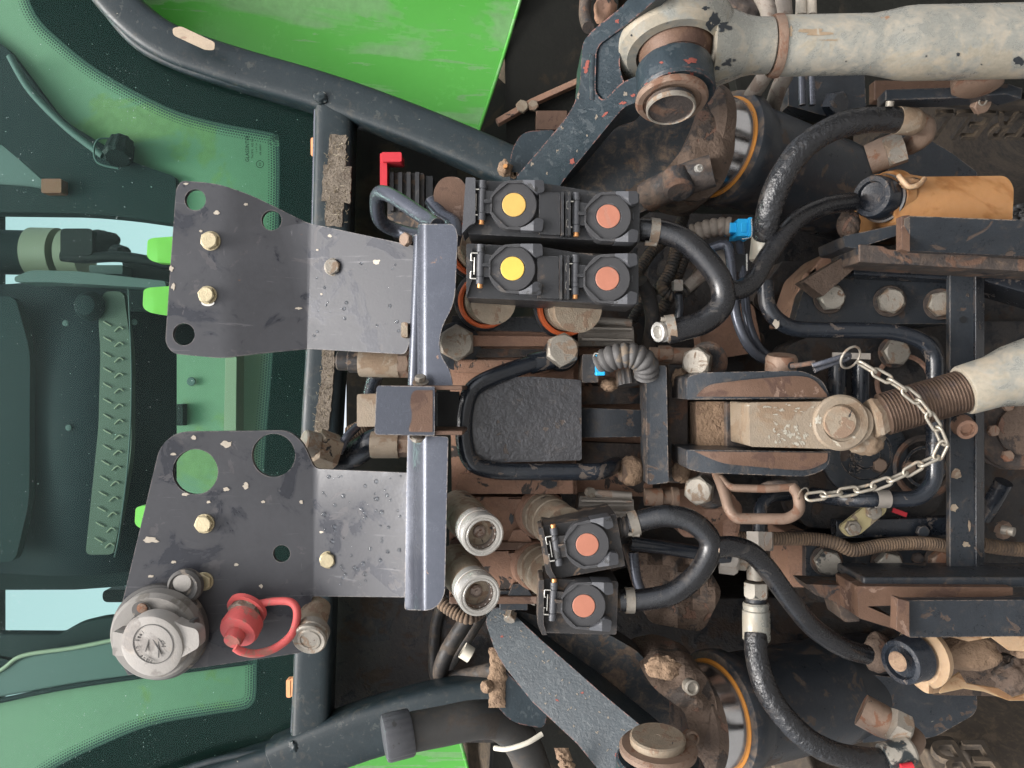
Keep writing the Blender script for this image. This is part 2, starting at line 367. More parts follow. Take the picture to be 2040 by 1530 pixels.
m_lid = M('dark_grey_lid', (.044, .044, .046), .5, 0, .10, 70, layers=[((.08, .072, .066), .12, 60, .7)], edge=((.12, .12, .125), .3, .0008), bump=.12, bs=1500)
m_pl = M('black_plastic', (.026, .027, .029), .38, 0, .12, 70, layers=[((.05, .048, .046), .14, 60, .7)], edge=((.10, .10, .105), .3, .0008), bump=.12, bs=1500, dust=(DUST, .08))
m_pld = M('dusty_black_plastic', (.030, .029, .029), .48, 0, .2, 70, layers=[((.13, .095, .07), .20, 45, .85)], edge=((.12, .10, .09), .4, .0008), bump=.2, bs=1200, dust=(DUST, .25))
m_plg = M('grey_cap_plastic', (.066, .068, .074), .36, 0, .15, 70, layers=[((.035, .035, .035), .2, 60, .6)], bump=.15)
m_yel = M('yellow_disc', (.50, .315, .085), .5, 0, .10, 90, layers=[((.50, .33, .10), .09, 110, .7)], bump=.06)
m_yel2 = M('bright_yellow_disc', (.62, .41, .075), .5, 0, .08, 90, layers=[((.5, .34, .08), .12, 60, .6)], bump=.05)
m_org = M('salmon_disc', (.34, .135, .088), .5, 0, .10, 90, layers=[((.33, .145, .10), .18, 60, .7), ((.2, .1, .07), .03, 150, .7)], bump=.06)
m_ring = M('orange_ring', (.62, .13, .04), .45, 0, .12, 90, layers=[((.30, .10, .05), .10, 60, .8)], bump=.06)
m_seal = M('orange_seal', (.52, .21, .035), .5, 0, .15, 60, layers=[((.33, .17, .07), .15, 40, .8)], bump=.06)
m_chrome = M('chrome_band', (.62, .63, .65), .16, 1.0, .06, 60, layers=[((.25, .22, .2), .10, 40, .5, .5)], bump=.05)
m_green = M('green_fender_paint', (.085, .35, .058), .22, 0, .06, 14, layers=[((.15, .33, .125), .45, 6, .42, 0, (2.2, 1, .45)), ((.14, .32, .115), .2, 30, .5, 0, (3.0, 1, .35)), ((.3, .42, .26), .02, 130, .7, 0, (2, 1, .5))], bump=.03)
m_lime = M('lime_plastic', (.35, .58, .10), .38, 0, .05, 40, bump=.03, sss=.15)
m_red = M('red_rubber', (.48, .085, .08), .5, 0, .12, 60, layers=[((.34, .13, .105), .26, 60, .8)], bump=.2, dust=((.27, .18, .14), .2))
m_redc = M('red_plastic', (.42, .025, .035), .4, 0, .1, 60, bump=.05)
m_blue = M('blue_plastic', (.02, .36, .70), .42, 0, .08, 60, bump=.05)
m_tank = M('tan_tank_plastic', (.30, .155, .065), .34, 0, .16, 18, layers=[((.22, .10, .035), .34, 11, .4)], bump=.08, sss=.35)
m_tankp = M('pale_torn_plastic', (.36, .25, .155), .5, 0, .15, 30, layers=[((.24, .14, .075), .34, 22, .6)], bump=.15, sss=.25, dust=(DUST, .15))
m_mud = M('dry_mud', (.20, .135, .088), .95, 0, .25, 90, layers=[((.16, .105, .07), .3, 60, .95)], bump=1.0, bs=500, bs2=(160, 1.5))
m_mudd = M('dark_mud', (.085, .060, .045), .9, 0, .25, 70, layers=[((.036, .029, .025), .3, 40, .8), ((.12, .07, .05), .2, 60, .9)], bump=.9, bs=420, bs2=(110, 1.5))
m_chaff = M('chaff_dust', (.15, .125, .098), .98, 0, .35, 300, layers=[((.14, .11, .08), .25, 420, .95), ((.36, .31, .23), .12, 420, .95, 0, (1, 1, .3))], bump=1.0, bs=800, bs2=(260, 1.2))
m_tape = M('beige_tape', (.36, .29, .215), .8, 0, .2, 90, layers=[((.28, .2, .15), .15, 120, .8)], bump=.4)
m_frame = M('dark_frame_paint', (.011, .018, .021), .36, 0, .25, 40, layers=[((.03, .037, .037), .14, 110, .5), (PALE, .02, 120, .8, 0, (1, 1, .6)), (PALE, .025, 300, .8)], edge=((.22, .22, .20), .4, .0012), dust=((.09, .075, .055), .12), bump=.2, spec=.28)
m_tyre = M('dusty_tyre', (.055, .045, .036), .8, 0, .25, 40, layers=[((.10, .078, .058), .35, 16, .9)], bump=.4, dust=((.14, .105, .07), .35))
m_chain = M('galvanised_chain', (.28, .255, .21), .38, .6, .18, 160, layers=[((.28, .22, .16), .2, 150, .7, .1), ((.10, .08, .06), .06, 220, .8)], bump=.25)
m_sock = M('grey_socket_plastic', (.27, .255, .235), .6, 0, .1, 60, layers=[((.20, .185, .17), .3, 40, .7)], bump=.2, dust=((.34, .28, .22), .12))
m_sockd = M('dark_socket_plastic', (.075, .072, .068), .6, 0, .12, 60, layers=[((.18, .155, .13), .22, 50, .8)], bump=.2)
m_alu = M('aluminium_casting', (.28, .255, .225), .48, .45, .15, 90, layers=[((.25, .19, .15), .2, 60, .8), (BLK, .06, 45, .5)], bump=.3)
m_tie = M('white_cable_tie', (.58, .54, .45), .5, 0, .1, 60, bump=.05)
m_wire = M('bright_wire', (.70, .68, .62), .3, .8, .1, 160, bump=.05)
m_brass = M('copper_pin', (.62, .30, .12), .38, .7, .12, 160, bump=.08)
m_handle = M('rusty_handle', (.175, .12, .088), .55, .25, .2, 90, layers=[((.13, .07, .045), .35, 60, .85)], bump=.25)
m_ybr = M('yellow_zinc_strap', (.42, .36, .20), .5, .4, .15, 80, layers=[((.20, .16, .11), .25, 60, .8)], bump=.2)
m_amber = M('amber_lens', (.16, .05, .03), .4, 0, .1, 60, bump=.05)
m_foam = M('orange_foam', (.70, .32, .15), .85, 0, .15, 200, bump=.4)
m_bolt_p = M('part_painted_bolt', (.34, .315, .27), .45, .45, .2, 120, layers=[((.025, .03, .032), .34, 55, .4), ((.20, .13, .09), .18, 80, .85)], bump=.25)
m_bolt_r = M('rusty_bolt', (.19, .135, .10), .65, .2, .22, 110, layers=[(RUST, .3, 70, .9), (BLK, .10, 60, .5)], bump=.35)
m_seat = M('dark_seat_cloth', (.016, .021, .026), .42, 0, .15, 40, bump=.3, bs=1200, spec=.04)
m_seatp = M('grey_seat_trim', (.075, .09, .075), .8, 0, .15, 40, bump=.3)
m_int = M('cab_trim_grey', (.065, .09, .092), .7, 0, .08, 20, bump=.05)
m_intd = M('cab_trim_dark', (.013, .019, .022), .6, 0, .15, 20, bump=.08, spec=.05)
m_intg = M('cab_panel_green_grey', (.125, .19, .13), .75, 0, .10, 10, layers=[((.14, .20, .095), .3, 7, .8)], bump=.05)
m_intt = M('cab_beige_tube', (.22, .22, .165), .5, 0, .06, 20, bump=.03)
m_intk = M('cab_black_rubber', (.012, .014, .016), .55, 0, .15, 30, bump=.1, spec=.1)
m_gasket = M('black_gasket', (.012, .013, .014), .55, 0, .2, 60, bump=.1)
def glassmat():
    t = NT('green_window_glass'); co = t.coords()
    tr = t.n('ShaderNodeBsdfTransparent'); tr.inputs[0].default_value = (.77, .93, .86, 1)
    gl = t.n('ShaderNodeBsdfGlossy'); gl.inputs['Roughness'].default_value = .015; gl.inputs[0].default_value = (.9, 1, 1, 1)
    fr = t.n('ShaderNodeFresnel'); fr.inputs[0].default_value = 1.12
    m1 = t.n('ShaderNodeMixShader'); t.l(fr.outputs[0], m1.inputs[0]); t.l(tr.outputs[0], m1.inputs[1]); t.l(gl.outputs[0], m1.inputs[2])
    df = t.n('ShaderNodeBsdfDiffuse'); df.inputs[0].default_value = (.42, .50, .49, 1)
    film = t.math('MULTIPLY', t.step(t.noise(co, 3.5, 4, .55, .5), .5, .22), .007)
    sp1 = t.step(t.noise(co, 330, 2, .5, 0, 5.), .77, .01); sp2 = t.math('MULTIPLY', t.step(t.noise(co, 620, 2, .5, 0, 9.), .72, .01), .8)
    msk = t.math('MULTIPLY', t.noise(co, 9, 3, .6, 0, 2.), 1.0); sp2 = t.math('MULTIPLY', sp2, t.step(msk, .58, .08))
    f = t.math('MAXIMUM', film, t.math('MULTIPLY', t.math('MAXIMUM', sp1, sp2), .7))
    m2 = t.n('ShaderNodeMixShader'); t.l(f, m2.inputs[0]); t.l(m1.outputs[0], m2.inputs[1]); t.l(df.outputs[0], m2.inputs[2])
    t.l(m2.outputs[0], t.out.inputs[0]); return t.m
m_glass = glassmat()
m_frit = M('black_glass_print', (.006, .013, .014), .6, 0, .08, 20, bump=0, spec=.05)
def dotmat():
    t = NT('print_dots'); uv = t.n('ShaderNodeUVMap'); sx = t.n('ShaderNodeSeparateXYZ'); t.l(uv.outputs[0], sx.inputs[0])
    b = t.n('ShaderNodeBsdfPrincipled'); b.inputs['Base Color'].default_value = (.010, .020, .022, 1); b.inputs['Roughness'].default_value = .3
    U, V = sx.outputs[0], sx.outputs[1]; row = t.math('FLOOR', t.math('MULTIPLY', V, 5.0))
    fu = t.math('SUBTRACT', t.math('FRACT', t.math('ADD', U, t.math('MULTIPLY', row, .5))), .5); fv = t.math('SUBTRACT', t.math('FRACT', t.math('MULTIPLY', V, 5.0)), .5)
    d = t.math('SQRT', t.math('ADD', t.math('MULTIPLY', fu, fu), t.math('MULTIPLY', fv, fv)))
    r = t.math('SUBTRACT', .62, t.math('MULTIPLY', row, .1)); a = t.math('LESS_THAN', d, r)
    tr = t.n('ShaderNodeBsdfTransparent'); mx = t.n('ShaderNodeMixShader'); t.l(a, mx.inputs[0]); t.l(tr.outputs[0], mx.inputs[1]); t.l(b.outputs[0], mx.inputs[2]); t.l(mx.outputs[0], t.out.inputs[0]); return t.m
m_dots = dotmat()
def dropmat():
    t = NT('water'); b = t.n('ShaderNodeBsdfPrincipled'); b.inputs['Base Color'].default_value = (.9, .95, 1, 1); b.inputs['Roughness'].default_value = .02; b.inputs['Transmission Weight'].default_value = 1; b.inputs['IOR'].default_value = 1.33
    t.l(b.outputs[0], t.out.inputs[0]); return t.m
m_water = dropmat()
def groundmat():
    t = NT('gravel_ground'); co = t.coords(); v = t.n('ShaderNodeTexVoronoi'); v.inputs['Scale'].default_value = 55; t.l(co, v.inputs['Vector'])
    c = t.mix(t.math('MULTIPLY', v.outputs['Distance'], 1.2), (.36, .345, .325), (.08, .078, .074)); b = t.n('ShaderNodeBsdfPrincipled'); t.l(c, b.inputs[0]); b.inputs['Roughness'].default_value = .8  # stone tone lifted so the ground bounces light into the recesses
    bp = t.n('ShaderNodeBump'); bp.inputs['Strength'].default_value = 1; bp.inputs['Distance'].default_value = .02; bp.invert = True; t.l(v.outputs['Distance'], bp.inputs['Height']); t.l(bp.outputs[0], b.inputs['Normal']); t.l(b.outputs[0], t.out.inputs[0]); return t.m
m_ground = groundmat()
m_shade = M('shade_dark_iron', (.009, .0092, .0078), .7, 0, .4, 20, layers=[((.022, .018, .013), .3, 12, .9)], bump=.4, bs=200, spec=.12)  # iron colour blackened to stand for shade in the recesses
m_sock_shade = M('shaded_socket_plastic', (.19, .18, .165), .55, 0, .1, 60, layers=[((.13, .12, .105), .3, 40, .7)], bump=.2)  # socket grey darkened, painting in the shading on the body

# ================================================================== the setting
g = mk('ground', [Vector((-60, -60, 0)), Vector((60, -60, 0)), Vector((60, 60, 0)), Vector((-60, 60, 0))], [[0, 1, 2, 3]], m_ground, None, 0); tag(g, 'gravel ground under the tractor, lightened to bounce light', 'ground', None, 'structure')

# ================================================================== cab: window, frame, fenders, what is seen inside
GY = .875
win = T('rear_window', 'greenish rear cab window with black printed border and dusty specks', 'window', 600, 800, GY)
gout = rp([(-160, -160), (150, -160), (178, -20), (262, 82, 40), (352, 138, 40), (470, 172, 60), (632, 212, 6), (616, 800), (584, 1490, 20), (420, 1512, 30), (300, 1545), (100, 1640), (-160, 1700)])
sheet('pane', gout, GY, .004, m_glass, win, bev=0)
inner = [(-160, -160), (20, -60), (72, 30), (118, 78), (200, 142), (330, 212), (425, 242), (530, 262), (548, 268), (556, 282), (556, 420), (544, 700), (528, 900), (520, 1100), (512, 1320), (510, 1385), (500, 1406), (480, 1415), (420, 1424), (300, 1446), (190, 1490), (110, 1530), (20, 1590), (-160, 1700)]
inn = [tuple(q) for q in smooth_path(inner, 4)]
frit = [p for p in gout if True]
band = [(-162, -162), (152, -162)] + gout[2:-3] + [(300, 1548), (100, 1644), (-160, 1704)] + inn[::-1][1:-1]
sheet('printed_border', band, GY + .0046, .0004, m_frit, win, bev=0)
# fading dots along the inner edge of the print
ws = [Vector((p[0], p[1])) for p in inn]; vs = []; uv = []; fs = []; L = 0
for i, q in enumerate(ws):
    tg = (ws[min(len(ws) - 1, i + 1)] - ws[max(0, i - 1)]).normalized(); nr = Vector((-tg.y, tg.x))
    if i: L += (q - ws[i - 1]).length
    for k, w in enumerate((-2, 24)): vs.append(P(q.x + nr.x * w, q.y + nr.y * w, GY + .0048)); uv.append((L / 5.2, float(k)))
    if i: fs.append([2 * i - 2, 2 * i - 1, 2 * i + 1, 2 * i])
mk('dotted_fade', vs, fs, m_dots, win, 0, uvs=uv)
text('maker_lettering', 'GLASSINTER', 493, 296, GY - .0006, .0058, m_frit, win, extrude=.0001, sx=.92)
text('maker_lettering', 'TACRYL  AS2 M2', 503, 296, GY - .0006, .0030, m_frit, win, extrude=.0001)
text('maker_lettering', '1 2 4 7 1 8', 511, 296, GY - .0006, .0026, m_frit, win, extrude=.0001)
text('maker_lettering', '43R 000917', 519, 298, GY - .0006, .0026, m_frit, win, extrude=.0001)
text('maker_lettering', 'E3', 518, 327, GY - .0006, .0038, m_frit, win, extrude=.0001)
lathe('approval_ring', 518, 327, GY - .0006, (0, 0, -1), [(6.6, 0), (7.6, 0), (7.6, .2), (6.6, .2)], m_frit, win, 24, closed=True)
for u, v, r in ((624, 292, 0), (575, 1372, 0), (583, 1370, 0)):
    box('window_spacer', u - 5, v - 18, u + 5, v + 18, GY - .012, GY - .003, m_foam, win, r=4)
# rubber seal under the glass edge
tube('edge_seal', [(640, 212, GY - .004), (624, 800, GY - .004), (590, 1486, GY - .004)], 5, m_gasket, win)

m_straw = M('straw', (.22, .18, .12), .8, 0, .2, 200, bump=.1)
fr = T('cab_surround', 'dark blue painted tube frame around the rear cab window', 'frame', 640, 800, .87)
def frame(pts, w, d, fil=60):
    s = .87 / F; ws_ = fillet([P(*p) for p in pts], fil * s, 10); a, b = w * s / 2, d * s / 2; n = 6; sec = []
    for k in range(24):
        t = 2 * math.pi * (k + .5) / 24; c, q = math.cos(t), math.sin(t); sec.append((a * math.copysign(abs(c) ** .42, c), b * math.copysign(abs(q) ** .42, q)))
    return sweep('frame_tube', ws_, sec, m_frame, fr, fixed=True, smooth=50)
frame([(150, -120, .872), (236, 10, .872), (330, 92, .87), (480, 142, .87), (660, 192, .865), (850, 262, .855), (1040, 345, .84)], 76, 70, 130)
frame([(672, 178, .864), (664, 500, .864), (643, 850, .864), (622, 1500, .864)], 76, 66)
frame([(560, 1520, .866), (700, 1460, .86), (880, 1408, .85), (1050, 1390, .84)], 104, 78, 120)
frame([(150, 1640, .87), (420, 1560, .868), (600, 1505, .866)], 84, 78, 100)
tube('window_flange', [(176, -30, .862), (262, 78, .862), (352, 130, .862), (470, 166, .862), (628, 206, .86)], 10, m_frame, fr)
tube('window_flange', [(632, 214, .858), (617, 800, .858), (584, 1488, .858)], 7, m_bar, fr)
tube('window_flange', [(582, 1490, .858), (420, 1518, .86), (250, 1580, .86)], 8, m_frame, fr)
blob('weld_blob', 640, 196, .845, 14, 12, 8, m_frame, fr, .4, 2, 3, 3); blob('weld_blob', 588, 1486, .845, 12, 14, 8, m_frame, fr, .4, 2, 5, 3)
# caked chaff and tape on the cross tube
sheet('unseen_shade_roof', [(-1900, -1000), (-1700, -1000), (-1700, 2500), (-1900, 2500)], .88, 1.5, m_intd, fr, bev=.01)  # roof out of view, added to shade the cab interior
def cake(u0, v0, u1, v1, Y, h, mat, par, name='caked_chaff', seed=0, w=26):
    n = 26; vs = []; fs = []; mcol = 7
    for i in range(n + 1):
        t = i / n; uu = u0 + (u1 - u0) * t; vv = v0 + (v1 - v0) * t
        wl = w * (1 + .35 * noise.noise(Vector((t * 9, seed, 0)))); 
        for j in range(mcol):
            x = (j / (mcol - 1) - .5) * 2; hh = h * (1 - x ** 4) * (.7 + .6 * noise.noise(Vector((t * 14, j * .8, seed + 4)))) * min(1, 6 * t + .15, 6 * (1 - t) + .15)
            vs.append(P(uu + x * wl / 2, vv + 5 * noise.noise(Vector((j, t * 5, seed))), Y - hh))
    for i in range(n):
        for j in range(mcol - 1): fs.append([i * mcol + j, i * mcol + j + 1, (i + 1) * mcol + j + 1, (i + 1) * mcol + j])
    for i in range(n):  # back skirt
        pass
    return mk(name, vs, fs, mat, par, 60)
def jag(pts, a=3.0, step=7, seed=0):
    out = []
    for i, p in enumerate(pts):
        q = pts[(i + 1) % len(pts)]; n = max(1, int(math.hypot(q[0] - p[0], q[1] - p[1]) / step))
        for k in range(n):
            t = k / n; x, y = p[0] + (q[0] - p[0]) * t, p[1] + (q[1] - p[1]) * t; w = Vector((x * .11, y * .11, seed)); out.append((x + a * noise.noise(w), y + a * noise.noise(w + Vector((9, 3, 1)))))
    return out
for i, (pts, th, y) in enumerate((([(656, 268), (690, 268), (688, 334), (653, 334)], .002, .8442), ([(644, 328), (700, 332), (697, 404), (641, 400)], .003, .8435), ([(650, 400), (684, 402), (681, 452), (647, 450)], .002, .8442), ([(642, 690), (668, 690), (662, 780), (655, 850), (648, 890), (622, 888), (630, 820), (640, 760)], .0028, .8438))):
    sheet('dried_mud', jag(pts, 3.5, 5, i), lambda u, v, y=y: y, th, m_chaff, fr, cuts=[('u', k) for k in range(624, 700, 9)] + [('v', k) for k in range(270, 900, 9)], bev=.0005, rough=.0022)
random.seed(11)
bm = bmesh.new()
for i in range(120):   # bits of straw stuck in the mud
    t = random.random(); u, v = (random.uniform(646, 694), random.uniform(272, 446)) if i < 70 else (655 - 24 * t + random.uniform(-13, 13), 692 + 195 * t)
    a = random.uniform(0, 3.14); c = P(u, v, .8432 if i < 70 else .8434); dx = D(math.cos(a), math.sin(a), random.uniform(-.3, .1)).normalized() * random.uniform(.0008, .0022); dy = D(-math.sin(a), math.cos(a), 0).normalized() * .00018
    q = [bm.verts.new(c + s1 * dx + s2 * dy + Vector((0, s3, 0))) for s1 in (-1, 1) for s2 in (-1, 1) for s3 in (-.0003, .0003)]
    for f in ((0, 1, 3, 2), (4, 5, 7, 6), (0, 1, 5, 4), (2, 3, 7, 6), (0, 2, 6, 4), (1, 3, 7, 5)): bm.faces.new([q[k] for k in f])
me = bpy.data.meshes.new('straw_bits'); 
for q in bm.verts: q.co -= BASE[fr.name]
bm.to_mesh(me); bm.free(); me.materials.append(m_straw); o = bpy.data.objects.new('straw_bits', me); COL.objects.link(o); o.parent = fr; o['kind'] = 'stuff'
o = sheet('tape_strip', rp([(343, 56, 6), (360, 52, 6), (428, 84, 6), (427, 100, 6), (408, 99, 6), (345, 70, 6)]), lambda u, v: .8285, .0008, m_tape, fr, bev=.0002)

def fender(name, label, outline, Yf, cuts, edgepts, v0):
    f = T(name, label, 'fender', *v0)
    sheet('panel', outline, Yf, .003, m_green, f, cuts=cuts, bev=.0008)
    tube('rolled_edge', edgepts, 3.5, m_green, f, seg=8)
    return f
fy = lambda u, v: .935 + .00022 * (u - 700) * .3 + .03 * math.sin((v + 40) / 90.0)
fender('wheel_fender', 'bright green dusty fender panel above the window frame', [(150, -160), (1082, -160), (1035, 4), (994, 140), (952, 264), (700, 190), (380, 70), (250, -10)], fy,
       [('v', k) for k in range(-140, 260, 25)], [(1082, -160, fy(1082, -160) - .001), (1035, 4, fy(1035, 4) - .001), (994, 140, fy(994, 140) - .001), (952, 264, fy(952, 264) - .001)], (700, 100, .97))
fy2 = lambda u, v: .95 + .02 * math.sin((v - 1450) / 60.0)
fender('wheel_fender', 'bright green fender corner at the bottom below the breather pipe', [(560, 1640), (640, 1525), (770, 1480), (916, 1472), (934, 1540), (960, 1650)], fy2, [('v', k) for k in range(1480, 1650, 25)],
       [(916, 1472, fy2(916, 1472) - .001), (934, 1540, fy2(934, 1540) - .001), (960, 1650, fy2(960, 1650) - .001)], (800, 1520, .95))

# ---- interior seen through the window
m_bol = M('seat_haze_cloth', (.022, .032, .036), .7, 0, .12, 30, bump=.2, spec=.05)  # cloth paled to stand for reflected haze over the seat side
st = T('operator_seat', 'dark operator seat seen through the rear window', 'seat', 150, 850, 1.25)
sheet('backrest', rp([(-400, 585, 40), (40, 565, 60), (150, 552, 40), (330, 585, 60), (420, 700, 60), (410, 1000, 60), (300, 1135, 60), (150, 1150, 50), (-400, 1120, 40)]), lambda u, v: 1.22 + .00000035 * (v - 850) ** 2 + .0000016 * (u - 140) ** 2, .10, m_seat, st,
      cuts=[('v', k) for k in range(600, 1150, 50)] + [('u', k) for k in range(-350, 400, 50)], bev=.01)
sheet('haze_bolster', rp([(-400, 600, 20), (30, 590, 20), (60, 700, 30), (58, 1000, 30), (30, 1120, 20), (-400, 1110, 20)]), lambda u, v: 1.205 + .00008 * max(0, u), .014, m_bol, st, bev=.006, cuts=[('u', 0), ('u', 30)])
sheet('seat_edge', rp([(28, 552, 14), (60, 538, 14), (150, 540, 14), (330, 560, 10), (330, 575), (100, 562, 10), (30, 562, 8)]), 1.18, .05, m_int, st, bev=.004)
trim = sheet('patterned_trim', rp([(205, 580, 16), (246, 580, 16), (262, 700, 30), (262, 900, 30), (246, 1000, 30), (226, 1105, 12), (170, 1105, 12), (186, 950, 30), (196, 850, 20), (200, 700, 20), (196, 640, 10)]), lambda u, v: 1.205 + .00003 * abs(u - 225), .012, m_seatp, st, cuts=[('u', 225), ('u', 210), ('u', 240)], bev=.006)
for i in range(30):   # chevron stitching
    v = 640 + i * 15.4; u = 226 - max(0, (v - 880)) * .09
    tube('stitch', [(u + 20, v, 1.2035), (u + 12, v - 4, 1.203), (u + 2, v + 5, 1.203)] if i % 2 else [(u - 20, v, 1.2035), (u - 12, v + 5, 1.203), (u - 4, v + 9, 1.203)], 1.5, m_intt, trim, seg=6)
tube('piping', [(255, 560, 1.2), (262, 760, 1.2), (255, 920, 1.2), (238, 1060, 1.2), (228, 1110, 1.2)], 1.6, m_int, st, seg=8)
for u, v in ((131, 644), (268, 642), (137, 852)): lathe('rivet', u, v, 1.218, (0, 0, -1), [(6, 0), (6, 2), (3, 3), (0, 3)], m_int, st, 16)
lathe('side_knob', 180, 610, 1.20, (0, 0, -1), [(0, 26), (20, 22), (28, 8), (30, 0)], m_intd, st, 24)
ar = T('fixture_tube', 'beige and black armrest tube seen through the window against the sky', 'fixture', 100, 500, 1.3)  # cylinder of unidentified use inside the cab
lathe('beige_sleeve', 118, 505, 1.34, (1, .02, 0), [(48, -52), (50, -52), (50, 0), (48, 0)], m_intt, ar, 40)
lathe('black_drum', 30, 503, 1.34, (1, .02, 0), [(0, -60), (44, -60), (44, 36), (0, 36)], m_intd, ar, 40)
lathe('beige_drum', 150, 505, 1.34, (1, .02, 0), [(0, -20), (46, -20), (46, 20), (0, 20)], m_intt, ar, 40)
box('black_clamp', 120, 455, 184, 508, 1.25, 1.31, m_intk, ar, bev=.006, r=10)
blob('black_lump', 200, 486, 1.28, 34, 28, 24, m_intk, ar, .2, 1.5, 3); blob('black_lump', 236, 502, 1.27, 22, 14, 16, m_intk, ar, .2, 1.5, 6)
tube('black_lever', [(124, 510, 1.26), (170, 514, 1.26), (245, 512, 1.26), (345, 530, 1.26)], 11, m_intk, ar)
box('grey_block', 178, 528, 244, 546, 1.24, 1.28, m_int, ar, r=3)
sheet('black_base', rp([(240, 505, 10), (345, 520), (345, 640), (300, 600, 20), (250, 560, 10)]), 1.27, .05, m_intk, ar, bev=.004)
box('dark_riser', 190, 556, 420, 620, 1.26, 1.32, m_intd, ar, r=6)
# lime lever knobs behind the plates
def knob(u, v, Y, label, w=48, dv=0):
    k = T('lever_knob', label, 'knob', u + 40, v, Y, 'lime lever knobs')
    s = sheet('grip', rp([(u, v - w * .42, 16), (u + 10, v - w * .5, 12), (u + 90, v - w * .62, 4), (u + 90, v + w * .62 + dv, 4), (u + 12, v + w * .5, 10), (u - 2, v + w * .30, 14)]), lambda a, b: Y + .00006 * abs(b - v) + .0001 * max(0, u + 20 - a), .016, m_lime, k, cuts=[('v', v - 12), ('v', v + 12), ('v', v), ('u', u + 20)], bev=.004)
    tube('stem', [(u + 60, v, Y + .012), (u + 300, v + 30, Y + .03), (u + 420, v + 30, Y + .04)], 8, m_intk, k)
knob(294, 498, .93, 'lime green knob nearest the top beside the sky patch'); knob(286, 598, .92, 'lime green knob beside the middle of the upper plate', 50, 6); knob(270, 1031, .93, 'lime green knob peeking out beside the lower plate', 46)
# trim panels inside
p1 = T('cab_side_panel', 'pale green inner panel behind the top corner of the window', 'panel', 300, 300, 1.05)
sheet('panel_face', [(-200, -200), (120, 40), (600, 240), (600, 480), (340, 420), (250, 330), (120, 240), (20, 110), (-200, -60)], 1.02, .01, m_intg, p1)
sheet('dark_pillar', rp([(-200, -60), (18, 100, 10), (120, 236, 30), (262, 322, 20), (350, 352, 10), (350, 446), (250, 432, 30), (160, 424, 40), (-200, 420), (-200, 270), (0, 286, 10), (70, 345, 20), (118, 386, 16), (60, 372, 10), (-200, 356)]), 1.01, .03, m_intd, p1, bev=.004)
sheet('teal_trim', [(-200, 262), (0, 284), (66, 342), (112, 384), (60, 372), (-200, 352)], 1.016, .012, m_int, p1)
tube('panel_rib', [(20, 112, 1.0), (60, 180, 1.0), (130, 252, 1.0), (205, 310, 1.0)], 7, m_int, p1)
box('amber_lamp', 82, 356, 122, 384, .995, 1.02, m_amber, p1, r=3)
sheet('lower_trim', rp([(200, 335), (345, 358), (560, 400), (560, 640), (350, 640), (345, 450)]), 1.03, .02, m_intd, p1)
kb = T('screw_knob', 'black ribbed screw knob with a thin cord on the green panel', 'knob', 240, 300, 1.0)
lathe('ribbed_body', 238, 300, .995, (.1, .75, -.5), [(0, -22), (24, -22), (27, 16), (22, 24), (0, 24)], m_intk, kb, 40, flute=(20, .04, 20))
lathe('collar', 240, 284, 1.01, (.1, .75, -.5), [(0, -8), (16, -8), (16, 8), (0, 8)], m_int, kb, 24)
tube('cord', [(222, 276, 1.0), (196, 278, .99), (187, 300, .99), (196, 325, .99), (236, 336, .99)], 2, m_int, kb, seg=8)
p2 = T('cab_side_panel', 'pale green inner panel behind the bottom corner of the window', 'panel', 250, 1420, 1.05)
sheet('panel_face', [(-200, 1440), (0, 1394), (170, 1362), (600, 1300), (600, 1700), (-200, 1700)], 1.03, .01, m_intg, p2)
sheet('grey_strip', rp([(-200, 1420), (0, 1338, 10), (46, 1308, 20), (150, 1292, 20), (250, 1272, 10), (380, 1250), (600, 1220), (600, 1310), (170, 1360, 20), (0, 1390), (-200, 1432)]), 1.02, .03, m_int, p2, bev=.004)
tube('strip_edge', [(-100, 1392, 1.018), (0, 1336, 1.018), (46, 1306, 1.018), (150, 1290, 1.018), (250, 1270, 1.018)], 4, m_intt, p2)
tube('groove', [(-100, 1420, 1.02), (0, 1396, 1.02), (170, 1363, 1.02), (520, 1316, 1.02)], 5, m_intd, p2)
sheet('dark_upper', rp([(-200, 1262), (120, 1264, 10), (150, 1244, 20), (200, 1232, 10), (420, 1215), (420, 1262), (230, 1276, 20), (120, 1296, 20), (46, 1310, 10), (-100, 1400), (-200, 1440)]), 1.04, .02, m_intd, p2, bev=.003)
p3 = T('cab_lower_panel', 'dark panel below the seat behind the plates', 'panel', 400, 900, 1.3)
sheet('dark_panel', rp([(-200, 1140), (0, 1140), (300, 1118), (330, 1150), (250, 1168, 20), (150, 1175, 10), (-200, 1176)]), 1.30, .02, m_intd, p3)
sheet('green_step', [(352, 690), (450, 690), (445, 900), (430, 1180), (352, 1180)], 1.10, .02, m_intg, p3)
sheet('green_strip', [(450, 640), (472, 640), (470, 900), (450, 1230), (432, 1230), (445, 900)], 1.07, .03, m_intt, p3)
sheet('olive_floor', [(460, 400), (640, 400), (640, 1320), (440, 1320), (470, 900)], 1.14, .02, m_intt, p3)
sheet('black_gap', [(330, 560), (660, 560), (660, 1300), (330, 1300)], 1.34, .02, m_intk, p3)
box('black_tab', 352, 805, 364, 848, 1.085, 1.10, m_intk, p3); lathe('grey_disc', 381, 760, 1.095, (0, 0, -1), [(0, 2), (8, 2), (9, 0)], m_int, p3, 20)
box('outside_mirror', 204, 1175, 290, 1200, 1.6, 1.63, m_intk, ('small dark mirror in the lower sky patch beyond the glass', 'mirror'), r=12, bev=.004)

